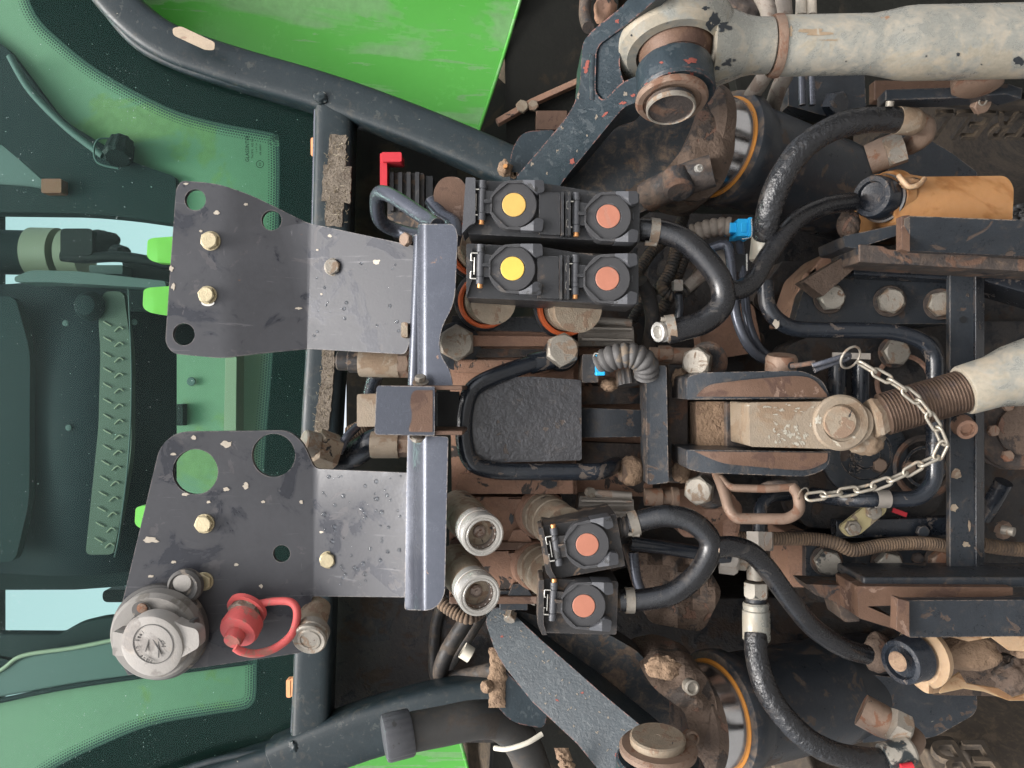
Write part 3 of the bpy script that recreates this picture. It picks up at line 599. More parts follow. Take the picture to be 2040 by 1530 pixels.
# ================================================================== dark bulk of the tractor behind everything
hs = T('transmission_housing', 'dusty dark brown transmission housing behind the hydraulic parts', 'housing', 1500, 800, .80)
sheet('main_casting', rp([(905, 640, 20), (1500, 600), (1560, 520), (2200, 520), (2200, 1200), (1560, 1200), (1500, 1060), (1000, 1200), (905, 1200, 20)]), .745, .2, m_back, hs, bev=.006, rough=.01, cuts=[('u', k) for k in range(950, 2200, 60)] + [('v', k) for k in range(540, 1200, 60)])
sheet('upper_casting', rp([(1240, 330, 30), (1480, 380), (1480, 470), (1700, 520), (2200, 520), (2200, 330), (1240, 330)]) if False else rp([(1180, 420, 20), (1560, 430, 20), (2200, 470), (2200, 540), (1500, 640), (1180, 660)]), .79, .15, m_back, hs, bev=.006)
sheet('lower_casting', rp([(1180, 1190), (2200, 1190), (2200, 1345), (1500, 1340), (1180, 1300)]), .77, .15, m_back, hs, bev=.006)
sheet('deep_shade_sheet', [(690, 200), (1700, -300), (1700, 1900), (690, 1900)], 1.28, .02, m_shade, hs, bev=0)  # plain sheet in the painted shade tone, filling the gaps
sheet('axle_beam', rp([(1000, -200), (1240, -200), (1220, 330, 20), (1010, 360, 20)]), .985, .2, m_shade, hs, bev=.01)
sheet('axle_beam', rp([(990, 1240), (1240, 1250), (1280, 1800), (960, 1800)]), .985, .2, m_shade, hs, bev=.01)
blob('axle_bulge', 1110, 60, 1.10, 130, 95, 60, m_shade, hs, .05, 1.0, 4)
sheet('inner_panel', [(700, 200), (910, 300), (910, 660), (700, 660)], .93, .01, m_shade, hs); sheet('inner_panel', [(650, 1180), (1000, 1150), (1000, 1480), (640, 1480)], .93, .01, m_back, hs)
for u, v, r in ((1062, 212, 11), (1040, 214, 13)): bolt(u, v, .972, r, hs, m_znd)
bar('rusty_flange', [(990, 245, .975), (1060, 205, .975), (1160, 160, .975)], 12, 20, m_rust, hs)
box('rusty_tab', 1068, 220, 1130, 258, .95, .99, m_rustf, hs); tube('rusty_tube', [(1168, -20, .9), (1165, 30, .9), (1172, 55, .88)], 12, m_rustd, hs)
blob('rusty_lump', 1205, 20, .92, 22, 30, 20, m_rust, hs, .2, 2, 8, 3)
# rail brackets inside the upper gap, with the red clip
cl = T('cable_connector', 'black cable connector block with a red locking clip', 'connector', 790, 360, .85)
box('black_block', 772, 345, 845, 462, .85, .9, m_pld, cl, r=4); box('black_block', 848, 350, 862, 455, .855, .9, m_pl, cl)
box('red_clip', 757, 305, 771, 378, .835, .85, m_redc, cl, r=3); box('red_clip', 760, 303, 800, 322, .83, .852, m_redc, cl, r=4)
for i in range(4): box('rib', 776 + i * 17, 342, 784 + i * 17, 420, .843, .85, m_pl, cl)
# black corrugated hoses in the lower left gap
for i, (pts, r, lab) in enumerate((([(872, 1170, .80), (880, 1200, .78), (930, 1230, .77), (960, 1215, .78)], 13, 'dusty corrugated tube curling behind the lower coupling'),
                           ([(930, 1235, .86), (890, 1300, .86), (878, 1345, .87), (905, 1352, .87), (985, 1335, .84)], 16, 'dusty black hose curving in the gap beside the lower lift arm'),
                           ([(965, 1215, .88), (925, 1280, .90), (870, 1350, .92), (868, 1250, .93), (890, 1180, .92)], 12, 'thin dusty hose behind the lower lift arm'))):
    tube('corrugated_tube' if i == 0 else 'rubber_hose', pts, r, m_condb if i == 0 else m_hosed, (lab, 'hose'), corr=(7, .10) if i == 0 else None)
lathe('hose_clip', 930, 1300, .85, (.8, .5, 0), [(14, -10), (16, -10), (16, 10), (14, 10)], m_tie, ('white plastic clip on the hose beside the lower lift arm', 'clip'), 24, closed=True)

# ================================================================== tyres
def tyre(sign, label):
    w = T('rear_tyre', label, 'tyre', 1400, 765 - sign * 700, 1.5)
    c = Vector((sign * .68, 1.75, .72)); vs = []; fs = []; prof = []
    for k in range(28):
        t = 2 * math.pi * k / 28; a, b = math.cos(t), math.sin(t)
        prof.append((.60 + .20 * math.copysign(abs(a) ** .8, a), .25 * math.copysign(abs(b) ** .7, b)))
    N = 96
    for i in range(N):
        t = 2 * math.pi * i / N
        for r, x in prof: vs.append(c + Vector((x, r * math.cos(t), r * math.sin(t))))
    for i in range(N):
        for j in range(28): fs.append([i * 28 + j, i * 28 + (j + 1) % 28, ((i + 1) % N) * 28 + (j + 1) % 28, ((i + 1) % N) * 28 + j])
    mk('carcass', vs, fs, m_tyre, w, 60)
    # tread bars
    for i in range(26):
        t = 2 * math.pi * i / 26; q = []
        for (x, dt) in ((-.235, -.10), (-.235, -.03), (.02, .09), (.02, .03)):
            for r in (.755 if abs(x) > .1 else .79, .80 if abs(x) > .1 else .835): q.append(c + Vector((sign * x, r * math.cos(t + dt), r * math.sin(t + dt))))
        mk('tread_lug', q, [[0, 1, 3, 2], [2, 3, 5, 4], [4, 5, 7, 6], [6, 7, 1, 0], [1, 3, 5, 7], [0, 2, 4, 6]], m_tyre, w, 0, bev=.006)
    return w
tw = tyre(1, 'dusty tyre with raised letters at the top right corner'); tb = tyre(-1, 'dusty tyre with raised letters at the bottom right corner')
Rt = Matrix(((-.30, -.72, 0), (0, 0, 0), (0, 0, 0)))
def sideR(sign):
    x = Vector((0, 0, 1)); y = Vector((-.42, sign * .91, 0)); z = x.cross(y); return Matrix((x, y, z)).transposed()
text('raised_lettering', 'TRELL', 1960, 246, 1.27, .09, m_tyre, tw, R=sideR(1), extrude=.004, sx=.75)
text('raised_lettering', 'EB', 1925, 1512, .89, .075, m_tyre, tb, R=sideR(-1), extrude=.004, sx=.9)
gv = bmesh.new()
for i in range(500):
    x = random.uniform(.15, .6); y = random.uniform(1.3, 2.6); r = random.uniform(.008, .02)
    bmesh.ops.create_icosphere(gv, subdivisions=1, radius=r, matrix=Matrix.Translation((x, y, r * .5)) @ Matrix.Rotation(random.random() * 6, 4, 'X'))
me = bpy.data.meshes.new('gravel'); gv.to_mesh(me); gv.free(); me.materials.append(m_ground); o = bpy.data.objects.new('gravel', me); COL.objects.link(o); tag(o, 'loose gravel on the ground behind the tyre', 'gravel', None, 'stuff')

# ================================================================== coupling carrier: bar, plates, handle, socket
YB = .575
br = T('carrier_bracket', 'long blue grey folded steel bracket bar carrying the two plates', 'bracket', 860, 830, YB)
def folded(name, outline, par, holes=()):
    # folded strip: rounded nose on the left, flat face on the right, face leaning up
    def yf(u, v):
        x = u - 818
        if x < 34: return YB + .0185 * (1 - math.sin(math.pi / 2 * max(0, x) / 34)) - .001
        return YB - .001 - .00005 * (x - 34)
    return sheet(name, outline, yf, .004, m_bar, par, cuts=[('u', 818 + 34 * k / 8) for k in range(1, 9)], bev=.0006, smooth=40)
folded('folded_strip', rp([(832, 446, 6), (905, 446, 26), (912, 468, 8), (906, 604, 30), (878, 655, 26), (874, 702, 26), (897, 738, 24), (903, 772), (816, 772), (822, 600)]), br)
folded('folded_strip', rp([(812, 866), (893, 870, 5), (886, 1190, 24), (862, 1217, 20), (806, 1215, 6), (809, 1000)]), br)
tube('fold_rod', [(838, 470, YB + .012), (826, 770, YB + .012)], 14, m_bar, br); 
hd = tube('bent_handle', [(872, 450, .585), (850, 436, .60), (775, 388, .63), (752, 392, .65), (758, 440, .67), (800, 462, .68), (850, 470, .66)], 15, m_bar, br)
# square clip with pale block
sq = T('square_clip', 'bent square steel clip with rusty edge on the bracket bar', 'clip', 830, 818, .57)
sheet('outer_shell', rp([(750, 768, 8), (866, 770, 3), (866, 868, 3), (746, 866, 8)]), lambda u, v: .544, .012, m_bar, sq, bev=.004)
box('shell_side', 752, 768, 922, 777, .5465, .60, m_rustf, sq); box('shell_side', 749, 858, 922, 867, .5465, .60, m_rustf, sq)
sheet('rust_lip', rp([(822, 777, 12), (862, 777, 3), (862, 861, 3), (812, 861, 10), (822, 830, 14), (816, 800, 14)]), .5436, .0006, m_rustf, sq, bev=0); box('dark_throat', 870, 780, 915, 856, .60, .605, m_gasket, sq)
box('pale_block', 711, 785, 760, 850, .551, .59, m_silverd, ('pale flaking metal block stuck out of the square clip', 'block'), r=5, bev=.0015)
for u, v in ((838, 757), (832, 877)): 
    b = hexa('clip_nut', u, v, .565, 12, 9, m_zn, br, (0, -.9, -.45), .2); lathe('nut_washer', u, v + (6 if v < 800 else -6), .566, (0, -.9, -.45), [(0, 0), (16, 0), (16, 3), (0, 3)], m_zn, b, 24)
# ---- upper plate
ya = lambda u, v: (.606 + .00003 * (u - 330)) if u < 455 else ((.60975 + .00009 * (u - 455)) if u < 612 else .6239 - (u - 612) * .00014)
pa = T('mounting_plate', 'upper grey steel plate with three round holes and three bolts', 'plate', 600, 570, .62)
sheet('sheet_metal', rp([(351, 374, 10), (362, 360, 12), (432, 365, 30), (500, 388, 30), (612, 444, 10), (826, 490, 6), (822, 664, 4), (808, 706, 10), (612, 695, 4), (520, 704, 30), (440, 714, 20), (345, 705, 14), (329, 684, 14), (340, 520)]), ya, .004, m_plate, pa,
      holes=[circ(389, 398, 21), circ(541, 439, 20), circ(366, 666, 22)], cuts=[('u', 455), ('u', 612), ('u', 435), ('u', 475)], bev=.0007)
for u, v, r, m in ((420, 480, 18, m_zy), (414, 588, 17, m_zy), (664, 532, 16, m_zn)):
    bolt(u, v, ya(u, v), r, pa, m, h=13, washer=1.12 if m is m_zn else 1.08)
sheet('slot', circ(414, 603, 13, 20, 7), ya(414, 600) - .0004, .0003, m_steel, pa, bev=0)
bar('rubber_strip', [(812, 480, .604), (812, 575, .604), (806, 700, .604)], 12, 24, m_rustf, pa); box('zinc_tab', 799, 642, 812, 672, .583, .60, m_znd, pa, r=4)
hexa('edge_bolt', 812, 478, .59, 14, 12, m_bolt_r, pa, (-.5, 0, -.8), .3)
# ---- lower plate
yb = lambda u, v: .605 + .00005 * (u - 250) if u < 628 else .6239 - (u - 628) * .00017
pb = T('mounting_plate', 'lower grey steel plate with two large holes, wet with drops', 'plate', 600, 1100, .62)
sheet('sheet_metal', rp([(352, 860, 26), (575, 857, 26), (604, 882, 14), (627, 934, 12), (812, 942), (806, 1190), (622, 1188, 5), (604, 1300, 8), (400, 1330, 8), (255, 1345), (224, 1290), (246, 1190), (318, 890, 20)]), yb, .004, m_plate, pb,
      holes=[circ(389, 940, 45, 36), circ(545, 907, 43, 36), circ(561, 1103, 17)], cuts=[('u', 628), ('u', 622)], bev=.0007)
for u, v, r, m in ((408, 1043, 18, m_zy), (407, 1158, 17, m_zy), (654, 1115, 16, m_zy)): bolt(u, v, yb(u, v), r, pb, m, h=12, washer=1.08)
def patches(par, yfun, spots, mat, name='paint_chip', seed=0):
    for i, (u, v, a, b) in enumerate(spots):
        pts = [(u + a * math.cos(t) * (.75 + .55 * noise.noise(Vector((math.cos(t) * 1.6, math.sin(t) * 1.6, i + seed)))), v + b * math.sin(t) * (.75 + .55 * noise.noise(Vector((math.cos(t) * 1.6, math.sin(t) * 1.6, i + 9 + seed))))) for t in [2 * math.pi * k / 18 for k in range(18)]]
        sheet(name, pts, lambda x, y: yfun(x, y) - .0004, .0003, mat, par, bev=0)
m_chip = M('bare_chip', (.40, .355, .29), .75, 0, .2, 200, bump=.3)
patches(pb, yb, [(453, 884, 16, 9), (386, 872, 7, 5), (300, 1076, 18, 9), (345, 905, 8, 3), (368, 985, 9, 4), (450, 975, 9, 5), (490, 968, 9, 7), (346, 1120, 6, 4), (300, 1148, 9, 3), (470, 1125, 5, 4), (487, 1186, 5, 4), (415, 1000, 5, 4), (524, 1000, 5, 3), (600, 1000, 5, 4), (520, 1168, 5, 4), (640, 1060, 5, 3)], m_chip)
patches(pa, ya, [(750, 521, 10, 7), (657, 470, 5, 4), (632, 498, 3, 3), (595, 614, 8, 3), (432, 424, 8, 5), (371, 366, 6, 3), (490, 407, 5, 4), (640, 586, 3, 3), (400, 460, 5, 3), (341, 535, 6, 7), (345, 570, 5, 9)], m_chip, seed=40)
# water drops
bm = bmesh.new()
for i in range(95):
    if i < 70: u = random.uniform(640, 800); v = random.uniform(945, 1170); y = yb(u, v)
    else: u = random.uniform(625, 795); v = random.uniform(500, 690); y = ya(u, v)
    r = random.uniform(1.4, 5.4) * .6 / F * (1.0 if i < 70 else .8)
    bmesh.ops.create_icosphere(bm, subdivisions=2, radius=r, matrix=Matrix.Translation(P(u, v, y)) @ Matrix.Diagonal((1, .5, 1.35, 1)))
me = bpy.data.meshes.new('water_drops'); bm.to_mesh(me); bm.free(); me.shade_smooth(); me.materials.append(m_water); o = bpy.data.objects.new('water_drops', me); COL.objects.link(o); tag(o, 'small water drops beaded on the two plates', 'water', None, 'stuff')
# ---- seven pin socket
sk_ = T('trailer_socket', 'grey plastic round trailer light socket with hinged lid', 'socket', 320, 1255, .60); SY = .606
lathe('rear_flange', 322, 1256, SY, (0, 0, -1), [(0, -2), (94, -2), (94, 14), (88, 22), (0, 22)], m_sockd, sk_, 48)
lathe('body_ring', 320, 1258, SY - .010, (.02, .05, -1), [(0, 0), (88, 0), (87, 26), (80, 36), (0, 38)], m_sock_shade, sk_, 48)
lathe('fixing_ear', 372, 1166, SY - .002, (0, 0, -1), [(0, -2), (34, -2), (34, 12), (28, 18), (20, 12), (0, 11)], m_sockd, sk_, 32)
lathe('ear_recess', 364, 1160, SY - .0065, (0, 0, -1), [(0, 0), (20, 0), (18, 4), (0, 5)], m_sock, sk_, 24)
lid = lathe('lid', 308, 1283, SY - .036, (-.05, .12, -1), [(0, -22), (64, -22), (66, 0), (62, 11), (55, 14), (0, 15)], m_sock, sk_, 48)
sheet('lid_tab', rp([(345, 1236, 8), (362, 1246, 8), (396, 1254, 14), (397, 1290, 10), (372, 1304, 10), (340, 1322, 10), (320, 1300)]), SY - .040, .012, m_sock, lid, bev=.003)
sheet('lid_hinge', rp([(224, 1258, 4), (262, 1266, 3), (262, 1308, 3), (224, 1306, 4)]), SY - .038, .024, m_sock, lid, bev=.002)
sheet('lid_notch', rp([(262, 1230, 5), (345, 1236, 3), (360, 1244), (385, 1236, 4), (388, 1248, 4), (350, 1256), (262, 1262)]), SY - .031, .01, m_sockd, lid, bev=.002)
lathe('emblem_ring', 305, 1283, SY - .0418, (-.05, .12, -1), [(40, 0), (41.4, 0), (41.4, .9), (40, .9)], m_sockd, lid, 40, closed=True)
for a, b, c, d in ((302, 1252, 322, 1280), (316, 1272, 316, 1310), (297, 1274, 290, 1298), (303, 1270, 322, 1304)): bar('emblem_stroke', [(a, b, SY - .0417), (c, d, SY - .0422)], 1.8, 2, m_sockd, lid, bev=0)
def ringtext(s, u, v, Y, r, a0, da, size, par):
    for i, ch in enumerate(s):
        if ch == ' ': continue
        a = a0 + da * i; x = Vector((1, 0, 0)); 
        # letter centre on the circle; up vector points outwards
        du, dv = r * math.cos(a), r * math.sin(a); up = D(math.cos(a), math.sin(a), 0).normalized(); zz = Vector((0, -1, 0)); xx = up.cross(zz)
        text('lid_lettering', ch, u + du, v + dv, Y, size, m_sockd, par, R=Matrix((xx, up, zz)).transposed(), extrude=.0003)
ringtext('Made in Italy', 305, 1285, SY - .0421, 33, math.radians(100), math.radians(12), .0038, lid)
text('lid_lettering', 'MP', 326, 1282, SY - .0421, .0042, m_sockd, lid, R=Matrix(((0, 1, 0), (0, 0, -1), (-1, 0, 0))).transposed().transposed() if False else None)
lathe('lid_screw', 283, 1212, SY - .0285, (.1, .2, -1), [(0, 2), (6, 2), (10, 1), (11, -6), (0, -6)], m_bolt_r, sk_, 20)
lathe('screw_well', 282, 1216, SY - .0268, (0, .2, -1), [(0, 0), (19, 0), (19, 1), (0, 1)], m_sockd, sk_, 24)
box('green_smear', 300, 1316, 350, 1330, SY - .030, SY - .02, m_green, sk_, r=6)
# ---- red dust cap on a nipple
rc = T('red_dust_cap', 'dusty red rubber dust cap with strap on a pale nipple', 'dust cap', 490, 1250, .60)
lathe('nipple', 492, 1214, .606, (-.22, .60, -1), [(0, -8), (30, -8), (30, 2), (26, 6), (24, 30), (0, 30)], m_znd, rc, 32)
hexa('nipple_hex', 490, 1216, .606, 33, 16, m_zn, rc, (-.22, .60, -1), .3)
lathe('cap_body', 483, 1244, .598, (-.16, .50, -1), [(0, -12), (38, -12), (39, 14), (36, 22), (18, 26), (19, 40), (16, 47), (0, 48)], m_red, rc, 36)
lathe('strap_ring', 492, 1214, .606, (-.22, .60, -1), [(31, -4), (40, -4), (40, 5), (31, 5)], m_red, rc, 36, closed=True)
tube('strap', [(512, 1204, .604), (545, 1198, .604), (580, 1200, .602), (592, 1222, .60), (582, 1262, .594), (550, 1290, .590), (512, 1302, .584), (482, 1298, .579), (468, 1290, .577)], 8, m_red, rc, seg=12)
pbt = T('push_coupling', 'small steel push coupling with round ringed face', 'coupling', 617, 1270, .60)
lathe('coupling_body', 628, 1215, .632, (-.08, .72, -1), [(0, -12), (28, -12), (30, 10), (30, 58), (0, 60)], m_znd, pbt, 32)
lathe('coupling_head', 619, 1268, .600, (-.04, .38, -1), [(0, -20), (34, -20), (34, -4), (31, -2), (31, 2), (34, 3), (34, 10), (31, 13), (24, 11), (22, 13), (18, 13), (17, 11), (0, 11)], m_zn, pbt, 40)
lathe('rear_plug', 612, 1202, .645, (0, .4, -1), [(0, -10), (17, -10), (17, 8), (0, 8)], m_znd, pbt, 24)

# ---- fittings between the plates
el = T('pipe_elbow', 'large zinc hexagon elbow fitting beside the lower plate', 'fitting', 640, 900, .68)
lathe('round_cap', 622, 886, .668, (-.75, -.2, -.45), [(0, -10), (26, -10), (27, 16), (25, 19), (0, 19)], m_zn, el, 32)
hexa('hexagon', 655, 903, .682, 42, 36, m_znd, el, (-.75, -.35, -.5), .2, h0=-10)
tube('bent_pipe', [(668, 915, .70), (700, 908, .70), (745, 880, .69), (790, 868, .70)], 26, m_blkc, el)
tube('thin_pipe', [(676, 900, .685), (690, 872, .68), (712, 850, .69)], 9, m_bar, el); tube('thin_pipe', [(735, 800, .72), (742, 768, .71), (750, 745, .70)], 15, m_blkc, el)
tube('ribbed_sleeve', [(700, 870, .71), (740, 850, .705)], 22, m_condb, el, corr=(6, .05))
sp = T('pipe_union', 'pale flaking pipe union with black ribbed cap under the upper plate', 'fitting', 760, 722, .66)
lathe('pale_sleeve', 718, 722, .665, (1, .03, -.05), [(0, 0), (28, 0), (29, 4), (28, 80), (0, 80)], m_silverd, sp, 32)
hexa('brown_nut', 795, 724, .662, 28, 22, m_bolt_r, sp, (1, .03, 0), .1)
lathe('black_cap', 672, 718, .667, (1, .03, -.05), [(0, 0), (18, 1), (20, 4), (20, 24), (23, 26), (23, 46), (0, 46)], m_pld, sp, 48, flute=(20, .025, 21))
cap2 = T('pipe_union', 'pale dusty pipe union below the square clip', 'fitting', 770, 888, .66)
lathe('pale_sleeve', 740, 886, .665, (1, 0, 0), [(0, 0), (26, 0), (27, 4), (27, 55), (0, 55)], m_silverd, cap2, 32); hexa('brown_nut', 795, 886, .665, 25, 24, m_bolt_r, cap2, (1, 0, 0), .1)
tb_ = T('rounded_tab', 'flat rusty steel tab with rounded end beside the top coupling box', 'tab', 895, 390, .63)
sheet('tab_face', rp([(862, 380, 20), (880, 352, 24), (915, 352, 20), (930, 372, 10), (938, 455, 10), (920, 470, 10), (900, 440, 30), (866, 410, 10)]), .625, .012, m_rustf, tb_, bev=.002)
tube('tab_rod', [(858, 400, .632), (880, 428, .625), (905, 445, .615), (912, 480, .60)], 14, m_bar, tb_)

# ================================================================== coupling boxes with lids
def capunit(u, v, Y, deg, disc, par, plastic, pin=1, k=1.0):
    """hinged dust lid: centre of the coloured disc, angle in the photo (clockwise)"""
    a = math.radians(deg); c, s_ = math.cos(a), math.sin(a)
    def L(x, y): return (u + k * (x * c - y * s_), v + k * (x * s_ + y * c))
    def poly(pts): return [L(*p) for p in rp(pts)]
    lid = lathe('lid', u, v, Y, (0, 0, -1), [(0, -9), (45 * k, -9), (45.5 * k, -1), (44 * k, 0), (26 * k, 0.2), (25.5 * k, -.6), (0, -.6)], m_lid, par, 48)
    lathe('coloured_disc', u, v, Y, (0, 0, -1), [(0, 1.4), (22.6 * k, 1.3), (23.6 * k, .6), (23.6 * k, -1), (0, -1)], disc, lid, 40)
    outer = [(-38, -30, 8), (-22, -47, 14), (14, -50, 8), (16, -44, 3), (-14, -43), (-36, -24, 6), (-44, -14), (-44, 14), (-36, 24, 6), (-14, 44), (16, 44, 3), (14, 50, 8), (-22, 48, 14), (-40, 30, 8), (-47, 16), (-47, -16)]
    sheet('guard_rim', poly(outer), Y - .0016, .014, m_lid, lid, bev=.0014)
    for sg in (-1, 1):
        e = poly([(14, sg * 50, 4), (58, sg * 51, 6), (60, sg * 28, 4), (46, sg * 24, 8), (40, sg * 30, 6), (26, sg * 41, 8), (14, sg * 45, 4)])
        cu, cv = L(40, sg * 38)
        sheet('grip_ear', e, lambda x, y: Y - .006 + .00013 * abs((x - cu)) + .00010 * abs(y - cv), .016, m_plg, lid, cuts=[('u', cu), ('v', cv)], bev=.0022)
    sheet('hinge_arm', poly([(-72, -28, 3), (-40, -26, 3), (-40, 18, 3), (-72, 18, 3)]), Y + .001, .012, plastic, lid, bev=.0012)
    sheet('thumb_nub', poly([(-60, -9, 3), (-44, -9, 3), (-44, -3, 3), (-60, -3, 3)]), Y - .003, .006, plastic, lid, bev=.0008)
    ax = (-s_, c, 0)
    cu, cv = L(-64, 0)
    lathe('hinge_barrel', cu, cv, Y + .002, ax, [(0, -46 * k), (8 * k, -46 * k), (8 * k, -31 * k), (6.5 * k, -30 * k), (7.5 * k, -29 * k), (7.5 * k, 17 * k), (6.5 * k, 18 * k), (8 * k, 19 * k), (8 * k, 33 * k), (0, 33 * k)], m_plg, lid, 20)
    e = 36 if pin > 0 else -48
    lathe('hinge_pin', *L(-64, e), Y + .002, ax, [(0, -5 * k), (5.5 * k, -5 * k), (5.5 * k, 4 * k), (4.5 * k, 5 * k), (0, 5 * k)], m_brass, lid, 16)
    yw = Y - .0005
    for pts in ([(-70, -29), (-83, -29), (-83, -14), (-80, -14)], [(-80, 8), (-83, 8), (-83, 22), (-72, 22)]): tube('spring_wire', [(*L(*p), yw) for p in pts], 1.5 * k, m_wire, lid, seg=8, fil=3)
    tube('spring_wire', [(*L(-76, -20), yw + .002), (*L(-76, 14), yw + .002)], 1.4, m_wire, lid, seg=8)
    return lid
def longbox(u, v, Y, d1, d2, label, lip, off=(188, 23), drop=0.0):
    b = T('coupling_box', label, 'coupling box', u + 90, v + 10, Y, 'black coupling boxes')
    capunit(u, v, Y, 1.5, d1, b, m_pl); capunit(u + off[0], v + off[1], Y, .5, d2, b, m_pl)
    Yh = Y + .007
    sheet('housing', rp([(u - 92, v - 50, 4), (u + 66, v - 42, 4), (u + 160, v - 26, 3), (u + off[0] + 62, v + off[1] - 46, 4), (u + off[0] + 62, v + off[1] + 52, 4), (u - 92, v + 58, 4)]), Yh, .055, m_pl, b, bev=.0016)
    sheet('flat_cover', rp([(u + 50, v - 26, 2), (u + 92, v - 24, 2), (u + 92, v + 60, 2), (u + 50, v + 58, 2)]), Y + .001, .0059, m_plg if False else m_pl, b, bev=.001)
    for du in (94, 102, 108): sheet('fin', rp([(u + du, v - 26, 1), (u + du + 5, v - 26, 1), (u + du + 5, v + 61, 1), (u + du, v + 60, 1)]), Y - .001 * (1 if du == 102 else 2.5), .009, m_pl, b, bev=.0008)
    if lip: sheet('end_lip', rp([(u - 96, v - 55, 4), (u - 77, v - 54, 3), (u - 77, v + 36, 3), (u - 88, v + 40, 4), (u - 104, v + 58, 4)]), Y - .002, .03, m_plg, b, bev=.002)
    else: sheet('end_lip', rp([(u - 92, v - 40, 3), (u - 80, v - 40, 3), (u - 80, v + 20, 3), (u - 92, v + 58, 3)]), Y + .003, .01, m_pl, b, bev=.001)
    bar('moulded_tick', [(u + off[0] + 49, v + off[1] - 6, Yh - .0012), (u + off[0] + 49, v + off[1] + 6, Yh - .0012)], 2, 3, m_plg, b, bev=0)
    return b
longbox(1024, 408, .548, m_yel, m_org, 'black double coupling box with dull yellow and salmon discs nearest the lift arm', True)
longbox(1021, 535, .552, m_yel2, m_org, 'black double coupling box with bright yellow and salmon discs nearest the big bolt', False, off=(189, 20))
def singlebox(u, v, Y, deg, label):
    b = T('coupling_box', label, 'coupling box', u, v, Y, 'black coupling boxes')
    capunit(u, v, Y, deg, m_org, b, m_pld, -1, .96); a = math.radians(deg); c, s_ = math.cos(a), math.sin(a)
    L = lambda x, y: (u + x * c - y * s_, v + x * s_ + y * c)
    sheet('housing', [L(*p) for p in rp([(-82, -50, 4), (66, -52, 4), (68, 54, 4), (-78, 58, 6)])], Y + .007, .05, m_pld, b, bev=.0016)
    sheet('end_lip', [L(*p) for p in rp([(-92, -46, 3), (-82, -48, 2), (-78, 40, 3), (-70, 62, 3), (-80, 62, 3), (-90, 42, 3)])], Y - .001, .03, m_pld, b, bev=.001)
    return b
singlebox(1170, 1085, .556, -9, 'black single coupling box tilted, with salmon disc, nearest the silver valve')
singlebox(1163, 1207, .552, 3, 'black single coupling box with pale salmon disc nearest the lower lift arm')
# coupling barrels with orange rings behind the upper boxes
for (u, v, Y, r, lab) in ((952, 494, .632, 58, 'coupling barrel with orange ring between the two upper boxes'), (966, 600, .632, 54, 'coupling barrel with orange ring at the left end of the second upper box'), (1126, 612, .636, 58, 'coupling barrel with orange ring below the second upper box')):
    t = T('coupling_barrel', lab, 'coupling', u, v, Y, 'orange ringed coupling barrels'); ax = (.22, .12, -1)
    lathe('orange_ring', u, v, Y, ax, [(r * .83, -3), (r, -3), (r, 10), (r * .96, 13), (r * .86, 13), (r * .83, 10)], m_ring, t, 44, closed=True)
    lathe('seat_ring', u, v, Y + .004, ax, [(0, -8), (r * 1.12, -8), (r * 1.12, 4), (r * 1.02, 8), (0, 8)], m_blk, t, 44)
    lathe('barrel', u, v, Y, ax, [(0, -10), (r * .80, -10), (r * .80, 40), (r * .76, 42), (r * .76, 46), (r * .80, 48), (r * .80, 90), (0, 90)], m_znd, t, 36)
# open quick couplers
def coupler(u, v, Y, label):
    q = T('quick_coupler', label, 'coupler', u, v, Y, 'open steel quick couplers'); ax = (.36, .14, -1)
    lathe('rear_sleeve', u, v, Y, ax, [(0, -190), (44, -190), (44, -120), (41, -60), (42, -58), (42, -28), (0, -28)], m_znd, q, 44)
    lathe('front_sleeve', u, v, Y, ax, [(41, -56), (43, -54), (43, -34), (41, -32), (41, -28), (44, -26), (44, -6), (42.5, -1), (39, 0), (36, -1.5), (35, -1.5), (34, 0), (31, -.5), (30, -4), (29.6, -6), (36, -8), (36, -50)], m_steel, q, 56)
    lathe('bore', u, v, Y, ax, [(29.8, -5), (29.8, -14), (32, -16), (32, -26), (28, -28), (27, -46), (0, -46)], m_bore, q, 56, cap=False)
    lathe('inner_collar', u, v, Y, ax, [(27.5, -20), (30, -20), (30, -10), (28.6, -9)], m_steelb, q, 48, closed=True)
    lathe('valve_probe', u, v, Y, ax, [(0, -46), (24, -45), (23, -36), (14, -34), (13, -24), (9, -21), (8, -23), (4, -23), (3.4, -20), (0, -20)], m_steelb, q, 32)
    z = D(*ax).normalized(); x = z.cross(Vector((.31, .2, .93))).normalized(); y = z.cross(x); s = Y / F; c0 = P(u, v, Y)
    for i in range(14):
        t = 2 * math.pi * i / 14; p = c0 + z * (-12 * s) + (x * math.cos(t) + y * math.sin(t)) * 29.2 * s
        uu = 1020 - (p.z - CZ) * F / p.y; vv = 765 - p.x * F / p.y
        blob('locking_ball', uu, vv, p.y, 2.1, 2.1, 2.1, m_steel, q, 0, 1, 0, 2)
    return q
coupler(963, 1067, .565, 'open steel quick coupler nearest the rusty block'); coupler(956, 1187, .562, 'open steel quick coupler nearest the lower lift arm')
for (u, v, lab) in ((1088, 1030, 'dirty zinc coupling stub behind the tilted single box'), (1078, 1132, 'dirty zinc coupling stub behind the lowest single box')):
    t = T('coupling_stub', lab, 'coupling', u, v, .63); ax = (.40, .12, -1)
    lathe('flange_ring', u - 4, v - 2, .64, ax, [(0, -30), (50, -30), (50, -6), (46, -4), (0, -4)], m_rust, t, 40)
    lathe('stub_sleeve', u, v, .632, ax, [(0, -20), (44, -20), (45, -2), (42, 0), (42, 6), (45, 8), (45, 34), (43, 36), (43, 90), (0, 90)], m_znd, t, 40)

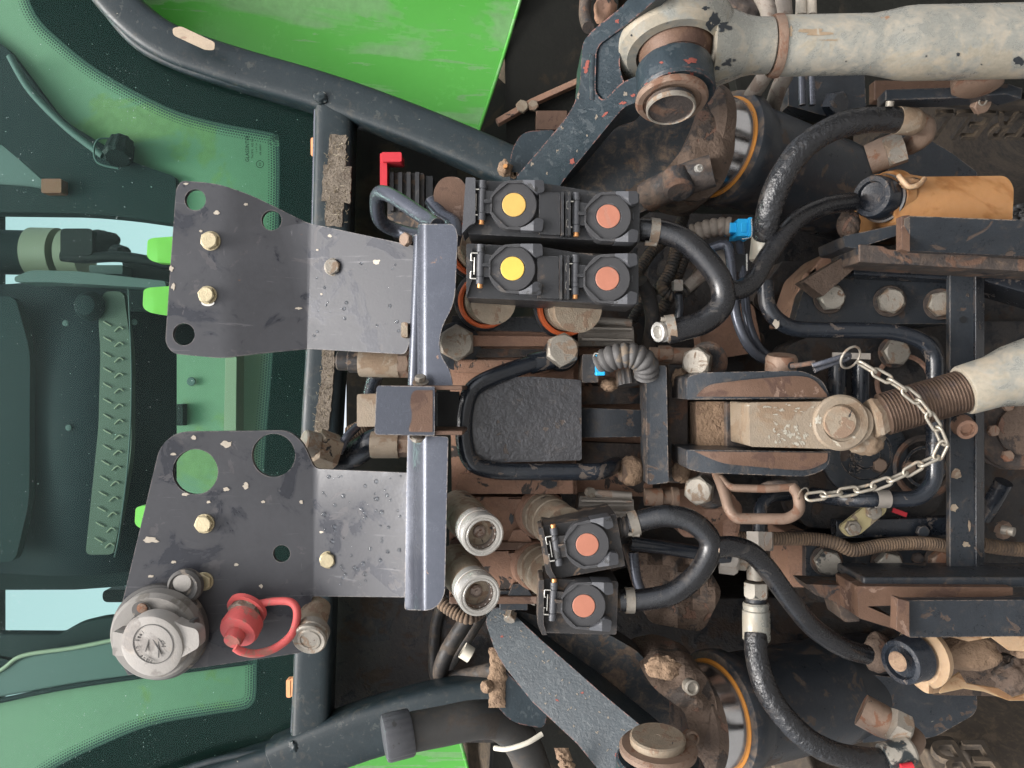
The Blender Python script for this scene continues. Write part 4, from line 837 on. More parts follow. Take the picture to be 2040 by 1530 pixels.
# ================================================================== valve block
vb = T('valve_block', 'rusty brown hydraulic valve block with a rough black cast cover', 'valve block', 1030, 840, .66)
sheet('rust_plate', rp([(895, 660), (1140, 660, 4), (1150, 984, 4), (900, 984)]), .642, .07, m_rust, vb, bev=.002)
sheet('cast_cover', rp([(936, 776, 10), (985, 752, 16), (1060, 750, 10), (1158, 757, 6), (1159, 917, 6), (948, 923, 10), (932, 900, 8)]), lambda u, v: .604 + .0000012 * (v - 835) ** 2 * .5, .06, m_cast, vb, cuts=[('v', k) for k in range(770, 920, 15)], bev=.004, smooth=50)
sheet('brown_ledge', rp([(960, 912), (1146, 908, 3), (1144, 945, 3), (950, 945)]), .630, .02, m_rustf, vb, bev=.0015)
sheet('brown_slab', rp([(915, 944), (1142, 942, 4), (1142, 984, 4), (905, 984)]), .635, .02, m_rust, vb, bev=.0015)
for i, (a, b) in enumerate(((668, 690), (694, 712), (716, 742))): sheet('machined_rib', rp([(905, a, 2), (1110 - i * 8, a + 2, 2), (1110 - i * 8, b, 2), (905, b, 2)]), .634 + .002 * (i % 2), .02, m_rust if i != 1 else m_rustd, vb, bev=.0012)
sheet('black_top_edge', rp([(900, 628, 4), (1170, 636, 4), (1170, 664, 3), (900, 656, 3)]), .638, .03, m_blk, vb, bev=.001)
for i, v in enumerate((990, 1098)):
    sheet('valve_section', rp([(895, v, 3), (1120, v, 3), (1120, v + 92, 3), (895, v + 92, 3)]), .648, .06, m_rust, vb, bev=.0015)
    sheet('raised_lug', rp([(1012, v + 4, 2), (1058, v + 4, 2), (1044, v + 26, 3), (1024, v + 26, 3)]), .642, .012, m_rust, vb, bev=.001)
    sheet('raised_lug', rp([(1010, v + 92, 2), (1022, v + 66, 4), (1044, v + 64, 4), (1062, v + 92, 2)]), .642, .012, m_rust if i == 0 else m_blk, vb, bev=.001)
    sheet('section_ridge', rp([(895, v + 90), (1120, v + 90), (1120, v + 106), (895, v + 106)]), .640, .02, m_rustf, vb, bev=.001)
patches(vb, lambda u, v: .6346, [(1098, 963, 26, 12)], m_blk); patches(vb, lambda u, v: .6475, [(1020, 1032, 7, 14)], m_blkc)
box('end_lug', 995, 1176, 1052, 1216, .645, .68, m_blk, vb); lathe('end_plug', 1060, 1190, .65, (.9, .2, -.3), [(0, -10), (14, -10), (14, 10), (0, 10)], m_zn, vb, 24)
hexa('small_nut', 1018, 1222, .655, 13, 16, m_zn, vb, (-.2, .6, -.7))
bolt(911, 684, .632, 37, vb, m_zn, h=26, rot=.35); lathe('bolt_socket', 911, 690, .642, (0, 0, -1), [(0, 0), (48, 0), (48, 12), (40, 16), (0, 16)], m_blk, vb, 36)
# outer banjo pipe
up = T('banjo_pipe', 'black bent steel pipe looping round the rough cast cover', 'pipe', 1000, 850, .61)
tube('pipe_bend', [(1100, 716, .620), (1060, 724, .614), (985, 750, .606), (940, 778, .604), (925, 830, .604), (927, 890, .604), (945, 925, .606), (990, 938, .608), (1060, 940, .608), (1160, 940, .610), (1200, 938, .612), (1222, 928, .628), (1232, 925, .66)], 17, m_blkc, up, seg=18)
lathe('pipe_collar', 1080, 719, .617, (1, -.25, .1), [(0, -28), (20, -28), (21, -24), (21, 22), (0, 22)], m_blkc, up, 28)
hexa('banjo_bolt', 1118, 700, .612, 34, 30, m_zn, up, (.08, -.12, -1), .25); lathe('banjo_ring', 1116, 706, .630, (.08, -.12, -1), [(0, -10), (33, -10), (35, 0), (35, 20), (32, 26), (0, 26)], m_blk, up, 36)
blob('muddy_fitting', 1258, 938, .63, 26, 30, 24, m_mud, up, .1, 2.5, 3); hexa('end_nut', 1236, 940, .628, 20, 24, m_bolt_r, up, (1, .05, .2))
# straps from the cover to the cross plate
sheet('lower_block', rp([(1140, 690, 4), (1300, 700, 4), (1300, 990, 4), (1140, 985, 4)]), .662, .05, m_rust, vb, bev=.003, rough=.004, cuts=[('u', k) for k in range(1160, 1300, 20)])
sl = T('valve_straps', 'dark curved iron straps between cast cover and cross plate', 'strap', 1220, 840, .63)
for v0, v1, m, y in ((768, 806, m_rustd, .645), (812, 872, m_blk, .628), (880, 925, m_rustd, .65)):
    sheet('strap', rp([(1150, v0, 2), (1306, v0 + 6, 4), (1306, v1 - 2, 4), (1150, v1, 2)]), lambda u, v, y=y: y + .008 * math.sin((u - 1150) / 156 * 3.1) * -1 + .004, .012, m, sl, cuts=[('u', k) for k in range(1165, 1306, 14)], bev=.0015, smooth=50)
# silver solenoids
for v, lab, off in ((664, 'silver finned solenoid beside the orange ring', 0), (1008, 'silver finned solenoid above the tilted single box', 0)):
    so = T('solenoid', lab, 'solenoid', 1210, v, .64)
    sheet('body', rp([(1155, v - 20, 4), (1262, v - 14, 4), (1264, v + 24, 4), (1150, v + 26, 6)]), lambda u, w: .634 + .00025 * abs(w - v), .03, m_alu, so, cuts=[('v', v), ('v', v + 12), ('v', v - 10)], bev=.002)
    for d in (-10, 12): sheet('fin', rp([(1158, v + d - 3, 2), (1260, v + d, 2), (1260, v + d + 3, 2), (1158, v + d + 2, 2)]), .6315, .01, m_alu, so, bev=.0008)
    tube('guide_rod', [(1180, v - 26, .638), (1258, v - 20, .638)], 8, m_alu, so); lathe('rod_end', 1176, v - 27, .636, (.4, 0, -1), [(0, -6), (10, -6), (10, 6), (0, 6)], m_zn, so, 20)
# blue plug with ribbed grey boot
bp = T('electrical_plug', 'blue plug with thick ribbed grey boot beside the cross plate', 'plug', 1220, 725, .60)
box('black_holder', 1160, 706, 1192, 762, .602, .64, m_pld, bp, r=3); box('blue_lever', 1187, 706, 1195, 748, .596, .61, m_blue, bp); box('blue_lever', 1187, 740, 1206, 748, .594, .61, m_blue, bp); 
tube('ribbed_boot', [(1196, 726, .602), (1222, 712, .596), (1258, 708, .594), (1284, 722, .596), (1288, 745, .604)], 24, m_bootd, bp, corr=(13, .09), seg=22)
lathe('black_collar', 1250, 752, .612, (.1, 1, -.2), [(0, -14), (22, -14), (22, 16), (0, 16)], m_pld, bp, 40, flute=(12, .04, 20)); blob('dusty_lump', 1214, 766, .62, 18, 14, 16, m_mud, bp, .2, 2, 5)
tube('plug_clip', [(1182, 710, .594), (1186, 704, .594), (1196, 706, .594)], 1.4, m_wire, bp, seg=6)
# ================================================================== cross plate and top link bracket
cp = T('cross_plate', 'dark painted upright cross plate in front of the top link bracket', 'plate', 1310, 840, .60)
sheet('plate_body', rp([(1286, 728, 5), (1328, 728, 5), (1332, 962, 5), (1290, 966, 5)]), lambda u, v: .603 - (.004 if u > 1296 else 0), .03, m_blk, cp, cuts=[('u', 1296)], bev=.0015)
sheet('rear_web', rp([(1330, 724), (1420, 730), (1420, 760), (1372, 770, 8), (1372, 930, 8), (1420, 940), (1420, 966), (1330, 962)]), .628, .02, m_rustd, cp, bev=.002)
sheet('rear_web', rp([(1372, 772), (1500, 778), (1500, 920), (1372, 922)]), .672, .02, m_rustd, cp, bev=.002)
for v in (756, 940): blob('weld_lump', 1356, v, .622, 18, 22, 12, m_mud, cp, .3, 2.5, v, 3)
tl = T('top_link_bracket', 'rusty two cheeked top link bracket', 'bracket', 1500, 840, .58)
def cheek(vtop, vbot, flipd):
    if not flipd: out = [(1368, vtop + 8, 10), (1400, vtop, 8), (1600, vtop - 4, 20), (1640, vtop + 16, 16), (1655, vbot, 3), (1368, vbot + 2, 3)]
    else: out = [(1368, vtop, 3), (1655, vtop + 4, 3), (1650, vbot - 18, 16), (1610, vbot, 20), (1400, vbot - 8, 14), (1368, vbot - 16, 8)]
    sheet('cheek', rp(out), lambda u, v: .566 + .00010 * max(0, 1450 - u), .085, m_blk, tl, cuts=[('u', 1450), ('u', 1410)], bev=.0025)
cheek(742, 794, False); cheek(896, 950, True)
# bare worn faces of the cheeks
sheet('worn_face', rp([(1386, 790, 4), (1410, 766, 40), (1480, 757, 30), (1580, 748, 30), (1620, 752, 20), (1648, 786, 6), (1648, 792)]), lambda u, v: .5648 + .00010 * max(0, 1450 - u), .0008, m_rustf, tl, cuts=[('u', 1450), ('u', 1410)], bev=.0003)
sheet('worn_face', rp([(1384, 899), (1650, 902, 4), (1648, 920, 8), (1610, 938, 20), (1560, 935, 20), (1440, 924, 30), (1402, 908, 10)]), lambda u, v: .5648 + .00010 * max(0, 1450 - u), .0008, m_rustf, tl, cuts=[('u', 1450), ('u', 1410)], bev=.0003)
sheet('brown_filler', rp([(1386, 800, 4), (1445, 800), (1447, 892), (1390, 890, 4)]), lambda u, v: .612, .03, m_mud, tl, bev=.002); sheet('dark_filler', [(1446, 800), (1500, 800), (1500, 892), (1447, 892)], .606, .03, m_rustd, tl, bev=.002)
for u, v in ((1396, 720), (1400, 974)):
    bolt(u - 4, v, .615, 30, tl, m_zn, ax=(-.55, .10, -1), h=24, rot=.2); lathe('bolt_washer', u + 14, v, .625, (-.55, .10, -1), [(0, -6), (38, -6), (40, 2), (36, 6), (0, 6)], m_rustd, tl, 32)
# ---- top link
m_flake = M('white_flake', (.30, .28, .23), .7, 0, .3, 300, layers=[((.2, .16, .12), .35, 260, .8)], bump=.3)
lk = T('top_link', 'silver top link with clevis end, threaded rod and pin', 'top link', 1620, 840, .56)
clv = sheet('clevis_block', rp([(1492, 802, 6), (1640, 800, 10), (1690, 794, 30), (1738, 816, 24), (1742, 862, 26), (1700, 896, 24), (1640, 894, 10), (1494, 890, 6)]), lambda u, v: .556 + .000006 * (1740 - u), .05, m_silverd, lk, bev=.004)
eye = lathe('clevis_eye', 1674, 842, .5565, (0, .04, -1), [(0, -4), (56, -4), (56, 4), (52, 8), (38, 9), (36, 6), (0, 6)], m_silverd, lk, 44)
lathe('link_pin', 1672, 841, .553, (0, .04, -1), [(0, -2), (33, -2), (33, 4), (31, 6), (4, 6.4), (3, 5.4), (0, 5.4)], m_znd, lk, 36)
random.seed(5); decal(clv, [(random.gauss(1572, 26), random.gauss(868, 10), random.uniform(2, 7), random.uniform(1.5, 4.5), random.uniform(0, 90)) for i in range(42)] + [(random.gauss(1555, 30), random.gauss(814, 5), random.uniform(2, 7), random.uniform(1, 2.5)) for i in range(20)], m_flake, seed=4, n=9); decal(eye, [(1630, 838, 7, 12), (1700, 870, 6, 4)], m_flake, seed=7)
blob('grease_lump', 1722, 876, .57, 40, 30, 22, m_silverd, lk, .18, 2.2, 9)
lathe('hexagon_collar', 1742, 834, .563, (1, -.27, -.06), [(0, -8), (42, -8), (44, 0), (38, 14), (34, 26), (0, 26)], m_silverd, lk, 6, smooth=20)
tax = Vector((1, -.30, -.055))
def along(u0, v0, Y0, k): return (u0 + k, v0 - .31 * k, Y0 - .00004 * k)
prof = [(0, -4)]; h = 0
while h < 190: prof += [(39, h), (42.5, h + 2.2), (39, h + 4.4)]; h += 6.4
prof += [(0, h)]
lathe('threaded_rod', 1758, 826, .560, (1, -.31, -.10), prof, m_thread, lk, 36, smooth=20)
lathe('link_tube', 1918, 778, .554, (1, -.30, -.06), [(0, 0), (48, 0), (50, 4), (52, 60), (62, 100), (66, 150), (66, 420), (0, 420)], m_silver, lk, 44)
# ---- locking pin, ring, chain
lp = T('hitch_pin', 'brown steel pin head with split ring and clip above the bracket', 'pin', 1560, 722, .57)
lathe('pin_head', 1556, 726, .585, (0, -1, -.25), [(0, -22), (30, -22), (31, 12), (27, 19), (0, 20)], m_handle, lp, 36); lathe('pin_hole', 1577, 729, .568, (.1, 0, -1), [(0, 0), (8, 0), (8, 1), (0, 1)], m_gasket, lp, 20)
tube('rusty_wire', [(1576, 729, .566), (1600, 726, .560), (1625, 722, .556)], 5, m_rustd, lp)
tube('spring_clip', [(1618, 728, .552), (1640, 722, .549), (1672, 712, .548), (1690, 706, .55), (1688, 714, .553), (1660, 724, .553), (1622, 738, .554)], 5, m_bar, lp, seg=10)
lathe('split_ring', 1694, 712, .548, (.45, .55, -1), [(22, -1.6), (24.5, -2), (26, 0), (24.5, 2.4), (22, 2.4), (21, 0)], m_zn, lp, 44, closed=True)
bar('label_tag', [(1658, 708, .60), (1734, 710, .60)], 12, 2, m_alu, lp, bev=0)
hp = T('hitch_pin_loop', 'rusty wire loop handle of the hitch pin below the bracket', 'handle', 1515, 990, .57)
tube('wire_loop', [(1428, 942, .585), (1440, 972, .572), (1452, 1015, .562), (1466, 1033, .56), (1570, 1034, .556), (1594, 1018, .556), (1590, 985, .56), (1580, 972, .565)], 11, m_handle, hp, fil=24)
tube('cross_wire', [(1436, 952, .578), (1452, 972, .57), (1530, 974, .566), (1584, 970, .566)], 8, m_handle, hp, fil=14); blob('weld', 1555, 968, .57, 40, 12, 12, m_rustd, hp, .3, 3, 2, 3)
lathe('end_ring', 1600, 985, .556, (.6, .4, -1), [(14, -1.5), (16, 0), (14, 1.5), (12.5, 0)], m_zn, hp, 32, closed=True)
ch = T('pin_chain', 'galvanised chain hanging in a loop from ring to handle', 'chain', 1850, 850, .54)
cpath = resample([P(*p) for p in smooth_path([(1712, 722, .546), (1745, 742, .543), (1785, 765, .540), (1830, 800, .537), (1860, 840, .536), (1880, 880, .537), (1876, 905, .538), (1845, 920, .541), (1790, 950, .545), (1730, 972, .549), (1660, 984, .552), (1612, 990, .555)], 24)], .0115)
R_, r_, hl = 9.5 * .54 / F, 3.3 * .54 / F, 10.5 * .54 / F
lv = []; lf = []; NB, NS = 28, 8; pth = []
for k in range(NB):
    t = 2 * math.pi * k / NB; x, y = math.cos(t), math.sin(t); pth.append(Vector((R_ * x + (hl if x >= 0 else -hl), R_ * y * .85, 0)))
for k in range(NB):
    tg = (pth[(k + 1) % NB] - pth[k - 1]).normalized(); nn = tg.cross(Vector((0, 0, 1)))
    for j in range(NS): a = 2 * math.pi * j / NS; lv.append(pth[k] + nn * math.cos(a) * r_ + Vector((0, 0, 1)) * math.sin(a) * r_)
for k in range(NB):
    for j in range(NS): lf.append([k * NS + j, k * NS + (j + 1) % NS, ((k + 1) % NB) * NS + (j + 1) % NS, ((k + 1) % NB) * NS + j])
lme = bpy.data.meshes.new('link'); lme.from_pydata([tuple(q) for q in lv], [], lf); lme.shade_smooth(); lme.materials.append(m_chain)
for i in range(len(cpath) - 1):
    a, b = cpath[i], cpath[i + 1]; x = (b - a).normalized(); n0 = Vector((0, -1, 0)); tw_ = (.25 if i % 2 else 1.35) + random.uniform(-.25, .25)
    z = (n0 - x * n0.dot(x)).normalized(); z = Matrix.Rotation(tw_, 3, x) @ z; y = z.cross(x)
    o = bpy.data.objects.new('link', lme); COL.objects.link(o); o.parent = ch; o.matrix_local = Matrix.Translation((a + b) / 2 - BASE[ch.name]) @ Matrix((x, y, z)).transposed().to_4x4()

# ================================================================== rear housing details
up_ = T('side_block', 'dark painted bolted block in the upper housing corner', 'block', 1740, 590, .66)
sheet('block_body', rp([(1582, 640, 6), (1600, 580, 10), (1640, 535, 8), (1905, 540), (1905, 645, 3), (1700, 646, 3)]), lambda u, v: .662, .06, m_blk, up_, bev=.003); sheet('rusty_flank', rp([(1566, 650), (1600, 548, 8), (1640, 510, 8), (1700, 480), (1700, 540), (1640, 545), (1606, 590, 10), (1590, 645)]), .676, .05, m_rust, up_, bev=.003)
for u, v, m in ((1652, 594, m_bolt_p), (1772, 600, m_zn), (1872, 606, m_zn)): bolt(u, v, .660, 26, up_, m, h=24, washer=1.2, wmat=m_rustd, ax=(-.05 if u < 1700 else -.25, .05, -1))
gp = T('gear_cover', 'round dark gear cover plate with cast rings behind the top link', 'cover', 1730, 850, .70)
sheet('cover_plate', rp([(1565, 690, 20), (1620, 668, 10), (1870, 668, 30), (1885, 720, 20), (1885, 990, 30), (1830, 1060, 20), (1600, 1050, 20), (1565, 960, 10)]), .692, .04, m_back, gp, bev=.004)
lathe('cast_disc', 1725, 905, .682, (0, 0, -1), [(0, -20), (86, -20), (86, -4), (80, 0), (52, 2), (50, -3), (30, -3), (26, 4), (0, 4)], m_blk, gp, 48)
lathe('cast_ring', 1842, 930, .68, (0, 0, -1), [(58, -10), (64, 0), (58, 4), (52, 0), (52, -10)], m_rustd, gp, 40, closed=True); lathe('cast_ring', 1842, 930, .682, (0, 0, -1), [(38, -10), (42, 2), (36, 2), (34, -10)], m_blk, gp, 40, closed=True)
lathe('cast_ring', 1800, 762, .684, (0, 0, -1), [(52, -10), (58, 0), (52, 2), (48, 0)], m_rust, gp, 40, closed=True)
for u in (1668, 1715): lathe('round_boss', u, 762, .68, (0, 1, 0), [(0, -40), (17, -40), (17, 55), (0, 55)], m_blkc, gp, 28)
for u, v, r, m in ((1780, 702, 27, m_zn), (1750, 926, 14, m_bolt_r), (1810, 930, 12, m_bolt_r)): bolt(u, v, .682, r, gp, m, washer=1.15, wmat=m_rustd)
for i, s_ in enumerate(('DFI 12', 'W 406')): text('cast_lettering', s_, 1698 + i * 14, 922, .6805, .007, m_blk, gp, R=Matrix(((1, 0, 0), (0, 0, -1), (0, 1, 0))), extrude=.0006)
for u, v in ((1520, 600), (1502, 678), (1440, 660), (1420, 640)): lathe('casting_hole', u, v, .735, (0, 0, -1), [(0, 0), (13, 0), (16, 4), (20, 5), (20, -4), (0, -4)], m_rustd, gp, 24)
sheet('rusty_boss', rp([(1390, 620, 20), (1500, 600, 20), (1520, 700, 20), (1400, 720, 20)]), .722, .03, m_rust, gp, bev=.006, rough=.004, cuts=[('u', k) for k in range(1400, 1520, 20)])
lowb = T('side_block', 'dark painted bolted block in the lower housing corner', 'block', 1740, 1110, .67)
sheet('block_body', rp([(1605, 1082, 3), (1895, 1078), (1895, 1170), (1605, 1168, 4)]), .668, .06, m_blk, lowb, bev=.003); sheet('rusty_flank', rp([(1566, 1060, 6), (1608, 1060), (1608, 1170), (1576, 1170)]), .676, .05, m_rust, lowb, bev=.003)
for u, v, m in ((1646, 1116, m_bolt_p), (1766, 1120, m_bolt_p), (1872, 1116, m_bolt_r)): bolt(u, v, .666, 26, lowb, m, h=24, washer=1.2, wmat=m_rustd, ax=(-.1, .1, -1))
hexa('small_plug', 1826, 1112, .668, 12, 10, m_rustd, lowb); bar('red_flag', [(1778, 1016, .67), (1806, 1026, .67)], 9, 3, m_redc, lowb, bev=0)
bar('black_rail', [(1660, 1052, .672), (1900, 1046, .672)], 36, 30, m_blkc, lowb); hexa('rail_nut', 1836, 1058, .662, 13, 9, m_blk, lowb)
lathe('rubber_band', 1846, 1180, .665, (1, 0, 0), [(0, -100), (10, -100), (10, 60), (0, 60)], m_steelb, lowb, 16)
ys = T('strap_plate', 'yellow zinc strap plate with two bolts', 'strap', 1710, 1035, .64)
sheet('strap', rp([(1672, 1050, 8), (1730, 1004, 8), (1768, 1006, 8), (1764, 1022, 6), (1712, 1066, 10), (1686, 1070, 10)]), .645, .004, m_ybr, ys, bev=.001)
for u, v in ((1697, 1051), (1738, 1019)): bolt(u, v, .645, 16, ys, m_zn, h=12); lathe('stud_end', u, v, .640, (0, 0, -1), [(0, 8), (7, 7), (8, 0)], m_zn, ys, 16)
ub = T('upright_bar', 'dark painted upright angle bar at the right', 'bar', 1925, 860, .63)
sheet('flat_face', rp([(1892, 545), (1945, 548), (1946, 1172), (1892, 1172)]), .636, .006, m_blk, ub, bev=.001); sheet('angle_edge', rp([(1944, 545), (1962, 548), (1962, 1172), (1945, 1172)]), lambda u, v: .6325 + .0004 * (u - 1944), .006, m_blkc, ub, bev=.001, cuts=[('u', 1950)])
lathe('bar_hole', 1919, 637, .6352, (0, 0, -1), [(0, 0), (7, 0), (7, .5), (0, .5)], m_gasket, ub, 16); lathe('rusty_socket', 1920, 850, .632, (-.1, .35, -1), [(0, -10), (22, -10), (20, 16), (13, 17), (11, 8), (0, 8)], m_rust, ub, 28)
patches(ub, lambda u, v: .6358, [(1932, 1046, 4, 14), (1928, 588, 4, 4), (1925, 1085, 9, 8), (1905, 945, 14, 12), (1900, 1012, 9, 10)], m_znd)
pt = T('drive_shaft', 'brown oily drive flange with bolts behind the upright bar', 'shaft', 2010, 860, .68)
lathe('flange', 2030, 858, .66, (-.18, -.05, -1), [(0, -60), (80, -60), (80, -36), (72, -34), (72, -26), (78, -24), (78, -10), (70, 0), (0, 2)], m_rustd, pt, 48); lathe('flange_hub', 2040, 858, .655, (-.18, -.05, -1), [(0, -4), (50, -4), (50, 6), (0, 8)], m_mudd, pt, 40)
for a in range(6): hexa('flange_bolt', 2034 + 58 * math.cos(a * 1.05), 858 + 58 * math.sin(a * 1.05), .655, 12, 9, m_bolt_r, pt)
tube('shaft_pipe', [(2000, 960, .68), (1978, 1000, .69), (1960, 1030, .70)], 17, m_blkc, pt); hexa('shaft_nut', 1992, 1054, .67, 18, 16, m_bolt_r, pt, (.4, .1, -1)); lathe('shaft_stud', 1996, 1055, .66, (.8, .1, -1), [(0, 0), (9, 0), (9, 22), (0, 23)], m_zn, pt, 20)
tube('lower_hose', [(1955, 1085, .70), (2000, 1092, .70), (2060, 1096, .70)], 14, m_condb, pt, corr=(6, .06)); sheet('dark_backing', [(1955, 640), (2200, 640), (2200, 1180), (1955, 1180)], .73, .02, m_back, pt)
# ---- corrugated conduit
tube('corrugated_tube', [(1470, 1072, .655), (1540, 1073, .655), (1620, 1074, .655), (1665, 1082, .65), (1700, 1096, .648), (1760, 1086, .65), (1830, 1082, .652), (1895, 1088, .655)], 13, m_condb, ('long brown corrugated tube above the lower row of bolts', 'tube'), corr=(5.5, .07))
# ---- rigid pipes
rpA = T('steel_pipe', 'black steel pipe bent round the gear cover in a wide hook', 'pipe', 1860, 850, .62)
tube('pipe_bend', [(1524, 560, .615), (1528, 620, .614), (1572, 656, .614), (1790, 660, .614), (1862, 690, .614), (1862, 960, .612), (1832, 994, .612), (1690, 996, .622), (1620, 985, .66)], 16, m_blkc, rpA, fil=60, seg=18)
lathe('pipe_band', 1757, 994, .6135, (1, 0, 0), [(16, -13), (18, -13), (18, 13), (16, 13)], m_alu, rpA, 28, closed=True)
patches(rpA, lambda u, v: .6075, [(1548, 644, 10, 12)], m_chip)
rpB = T('steel_pipe', 'pair of thin steel pipes with flaking paint above the hitch pin', 'pipe', 1480, 640, .63)
tube('pipe_bend', [(1400, 500, .64), (1450, 482, .632), (1456, 520, .628), (1466, 640, .622), (1498, 706, .624), (1548, 724, .64)], 10, m_bar, rpB, fil=40); tube('pipe_bend', [(1474, 480, .65), (1482, 560, .64), (1488, 640, .632), (1512, 700, .634), (1550, 716, .65)], 9, m_bar, rpB, fil=40)
tube('steel_pipe', [(1256, 1082, .60), (1330, 1092, .602), (1400, 1103, .604), (1452, 1112, .606)], 14, m_blkc, ('straight black steel pipe crossing the hose loop below', 'pipe'), seg=18)
tube('steel_pipe', [(1512, 1062, .62), (1516, 1010, .625), (1535, 990, .63), (1570, 985, .65)], 13, m_blkc, ('short black curved pipe rising into the pin handle loop', 'pipe'), seg=18)

# ---- tee fitting of the lower hose
te = T('tee_fitting', 'zinc tee fitting with white nuts feeding the lower hydraulic hose', 'fitting', 1500, 1150, .61)
hexa('white_nut', 1514, 1062, .612, 28, 34, m_alu, te, (-.05, .95, -.2), .26, h0=-2); lathe('neck', 1508, 1095, .612, (0, 1, 0), [(0, -10), (14, -10), (14, 60), (0, 60)], m_znd, te, 24)
hexa('white_nut', 1436, 1114, .612, 28, 34, m_alu, te, (.95, .08, -.2), .26, h0=-2); lathe('side_neck', 1472, 1116, .612, (1, .05, 0), [(0, -10), (20, -8), (20, 12), (13, 14), (13, 40), (0, 40)], m_zn, te, 24)
lathe('tee_body', 1506, 1128, .612, (0, 1, -.05), [(0, -30), (18, -28), (18, 26), (0, 28)], m_zn, te, 28)
hexa('lower_nut', 1506, 1160, .612, 25, 32, m_bolt_p, te, (0, 1, -.05), .2); lathe('collar', 1506, 1190, .611, (0, 1, -.05), [(0, 0), (20, 0), (20, 14), (0, 14)], m_blk, te, 24)

# ================================================================== soft hoses
def clamp(u, v, Y, ax, r, par, scr):
    c = lathe('hose_clamp', u, v, Y, ax, [(r, -9), (r + 2.4, -9), (r + 2.4, 9), (r, 9)], m_zn, par, 32, closed=True)
    tube('clamp_screw', [(scr[0] - 11, scr[1], Y - .004), (scr[0] + 12, scr[1] + 2, Y - .004)], 5, m_zn, c, seg=10)
h1 = T('drain_hose', 'black drain hose looping from the top coupling box to a bare threaded metal end', 'hose', 1440, 560, .57)
tube('rubber', [(1276, 458, .572), (1318, 462, .568), (1362, 478, .564), (1404, 515, .562), (1436, 562, .562), (1438, 606, .562), (1404, 640, .562), (1356, 656, .562), (1330, 662, .562)], 24, m_hose, h1, seg=20)
clamp(1302, 462, .569, (1, .12, 0), 25, h1, (1296, 484)); clamp(1336, 654, .562, (1, -.15, -.1), 25, h1, (1328, 636))
lathe('threaded_end', 1324, 660, .562, (-1, .15, -.55), [(0, -20), (20, -20), (20, -6), (18, -5), (21, -3), (18, 0), (21, 2), (18, 5), (20, 8), (20, 18), (17, 20), (13, 19), (11, 6), (0, 6)], m_steel, h1, 28); lathe('hose_stub', 1283, 459, .572, (1, .08, 0), [(0, -14), (20, -14), (20, 10), (0, 10)], m_pl, h1, 28)
h2 = T('drain_hose', 'black hose rising from the hose joint to the tan tank cap', 'hose', 1560, 480, .58)
tube('rubber', [(1440, 572, .563), (1470, 578, .566), (1500, 560, .572), (1530, 510, .58), (1580, 445, .59), (1640, 412, .60), (1700, 402, .61)], 19, m_hose, h2, seg=20); lathe('white_joint', 1452, 572, .562, (.9, .2, -.3), [(0, -9), (12, -9), (13, 6), (0, 6)], m_tape, h2, 20)
h3 = T('drain_hose', 'dusty black hose loop joining the two single coupling boxes', 'hose', 1400, 1090, .57)
tube('rubber', [(1256, 1046, .574), (1290, 1034, .570), (1330, 1028, .566), (1376, 1038, .563), (1410, 1068, .562), (1414, 1098, .562), (1392, 1140, .562), (1345, 1180, .564), (1290, 1194, .568), (1238, 1196, .572)], 22, m_hose, h3, seg=20)
clamp(1262, 1043, .572, (1, -.25, 0), 23, h3, (1262, 1063)); clamp(1254, 1196, .57, (1, 0, 0), 23, h3, (1254, 1190)); 
for u, v in ((1240, 1050), (1228, 1197)): lathe('ribbed_stub', u, v, .573, (1, -.1, 0), [(0, -16), (20, -16), (21, -10), (18, -8), (21, -4), (18, 0), (21, 4), (20, 10), (0, 10)], m_pld, h3, 28)
h4 = T('drain_hose', 'black hose running from the lower joint down to the torn tank', 'hose', 1580, 1200, .58)
tube('rubber', [(1424, 1092, .562), (1456, 1088, .565), (1495, 1100, .57), (1530, 1135, .575), (1570, 1190, .58), (1620, 1250, .587), (1680, 1290, .595), (1726, 1304, .605)], 20, m_hose, h4, seg=20); lathe('white_joint', 1428, 1092, .560, (.9, .1, -.3), [(0, -9), (12, -9), (13, 6), (0, 6)], m_tape, h4, 20)
h5 = T('hydraulic_hose', 'thick wrapped hydraulic hose arching over the upper lift cylinder', 'hose', 1600, 340, .57)
tube('rubber', [(1524, 475, .592), (1530, 430, .58), (1550, 368, .572), (1594, 300, .568), (1655, 258, .568), (1720, 240, .572), (1790, 240, .58)], 25, m_hosew, h5, seg=24, wob=.05)
lathe('lower_ferrule', 1522, 490, .594, (-.08, 1, .1), [(0, -16), (26, -16), (26, 28), (22, 32), (18, 34), (0, 34)], m_silver, h5, 32); lathe('upper_ferrule', 1792, 240, .58, (1, .06, .1), [(0, -6), (27, -6), (27, 30), (24, 36), (20, 44), (0, 44)], m_silverd, h5, 32)
tube('elbow', [(1826, 243, .585), (1842, 252, .59), (1838, 272, .60), (1810, 290, .62)], 20, m_bolt_r, h5); hexa('union_nut', 1800, 292, .606, 32, 34, m_zn, h5, (-.8, .25, .35), .2); lathe('port_boss', 1772, 302, .615, (-.8, .25, .45), [(0, -26), (32, -26), (32, 12), (30, 40), (0, 40)], m_bolt_r, h5, 32)
lathe('ferrule_bolt', 1772, 212, .57, (0, -1, -.3), [(0, 0), (8, 0), (8, 10), (0, 10)], m_zn, h5, 12)
h6 = T('hydraulic_hose', 'thick wrapped hydraulic hose hanging below over the lower lift cylinder', 'hose', 1580, 1420, .58)
lathe('ferrule', 1506, 1200, .610, (0, 1, -.05), [(0, 0), (24, 0), (26, 4), (25, 14), (27, 16), (27, 72), (24, 76), (0, 76)], m_silver, h6, 36)
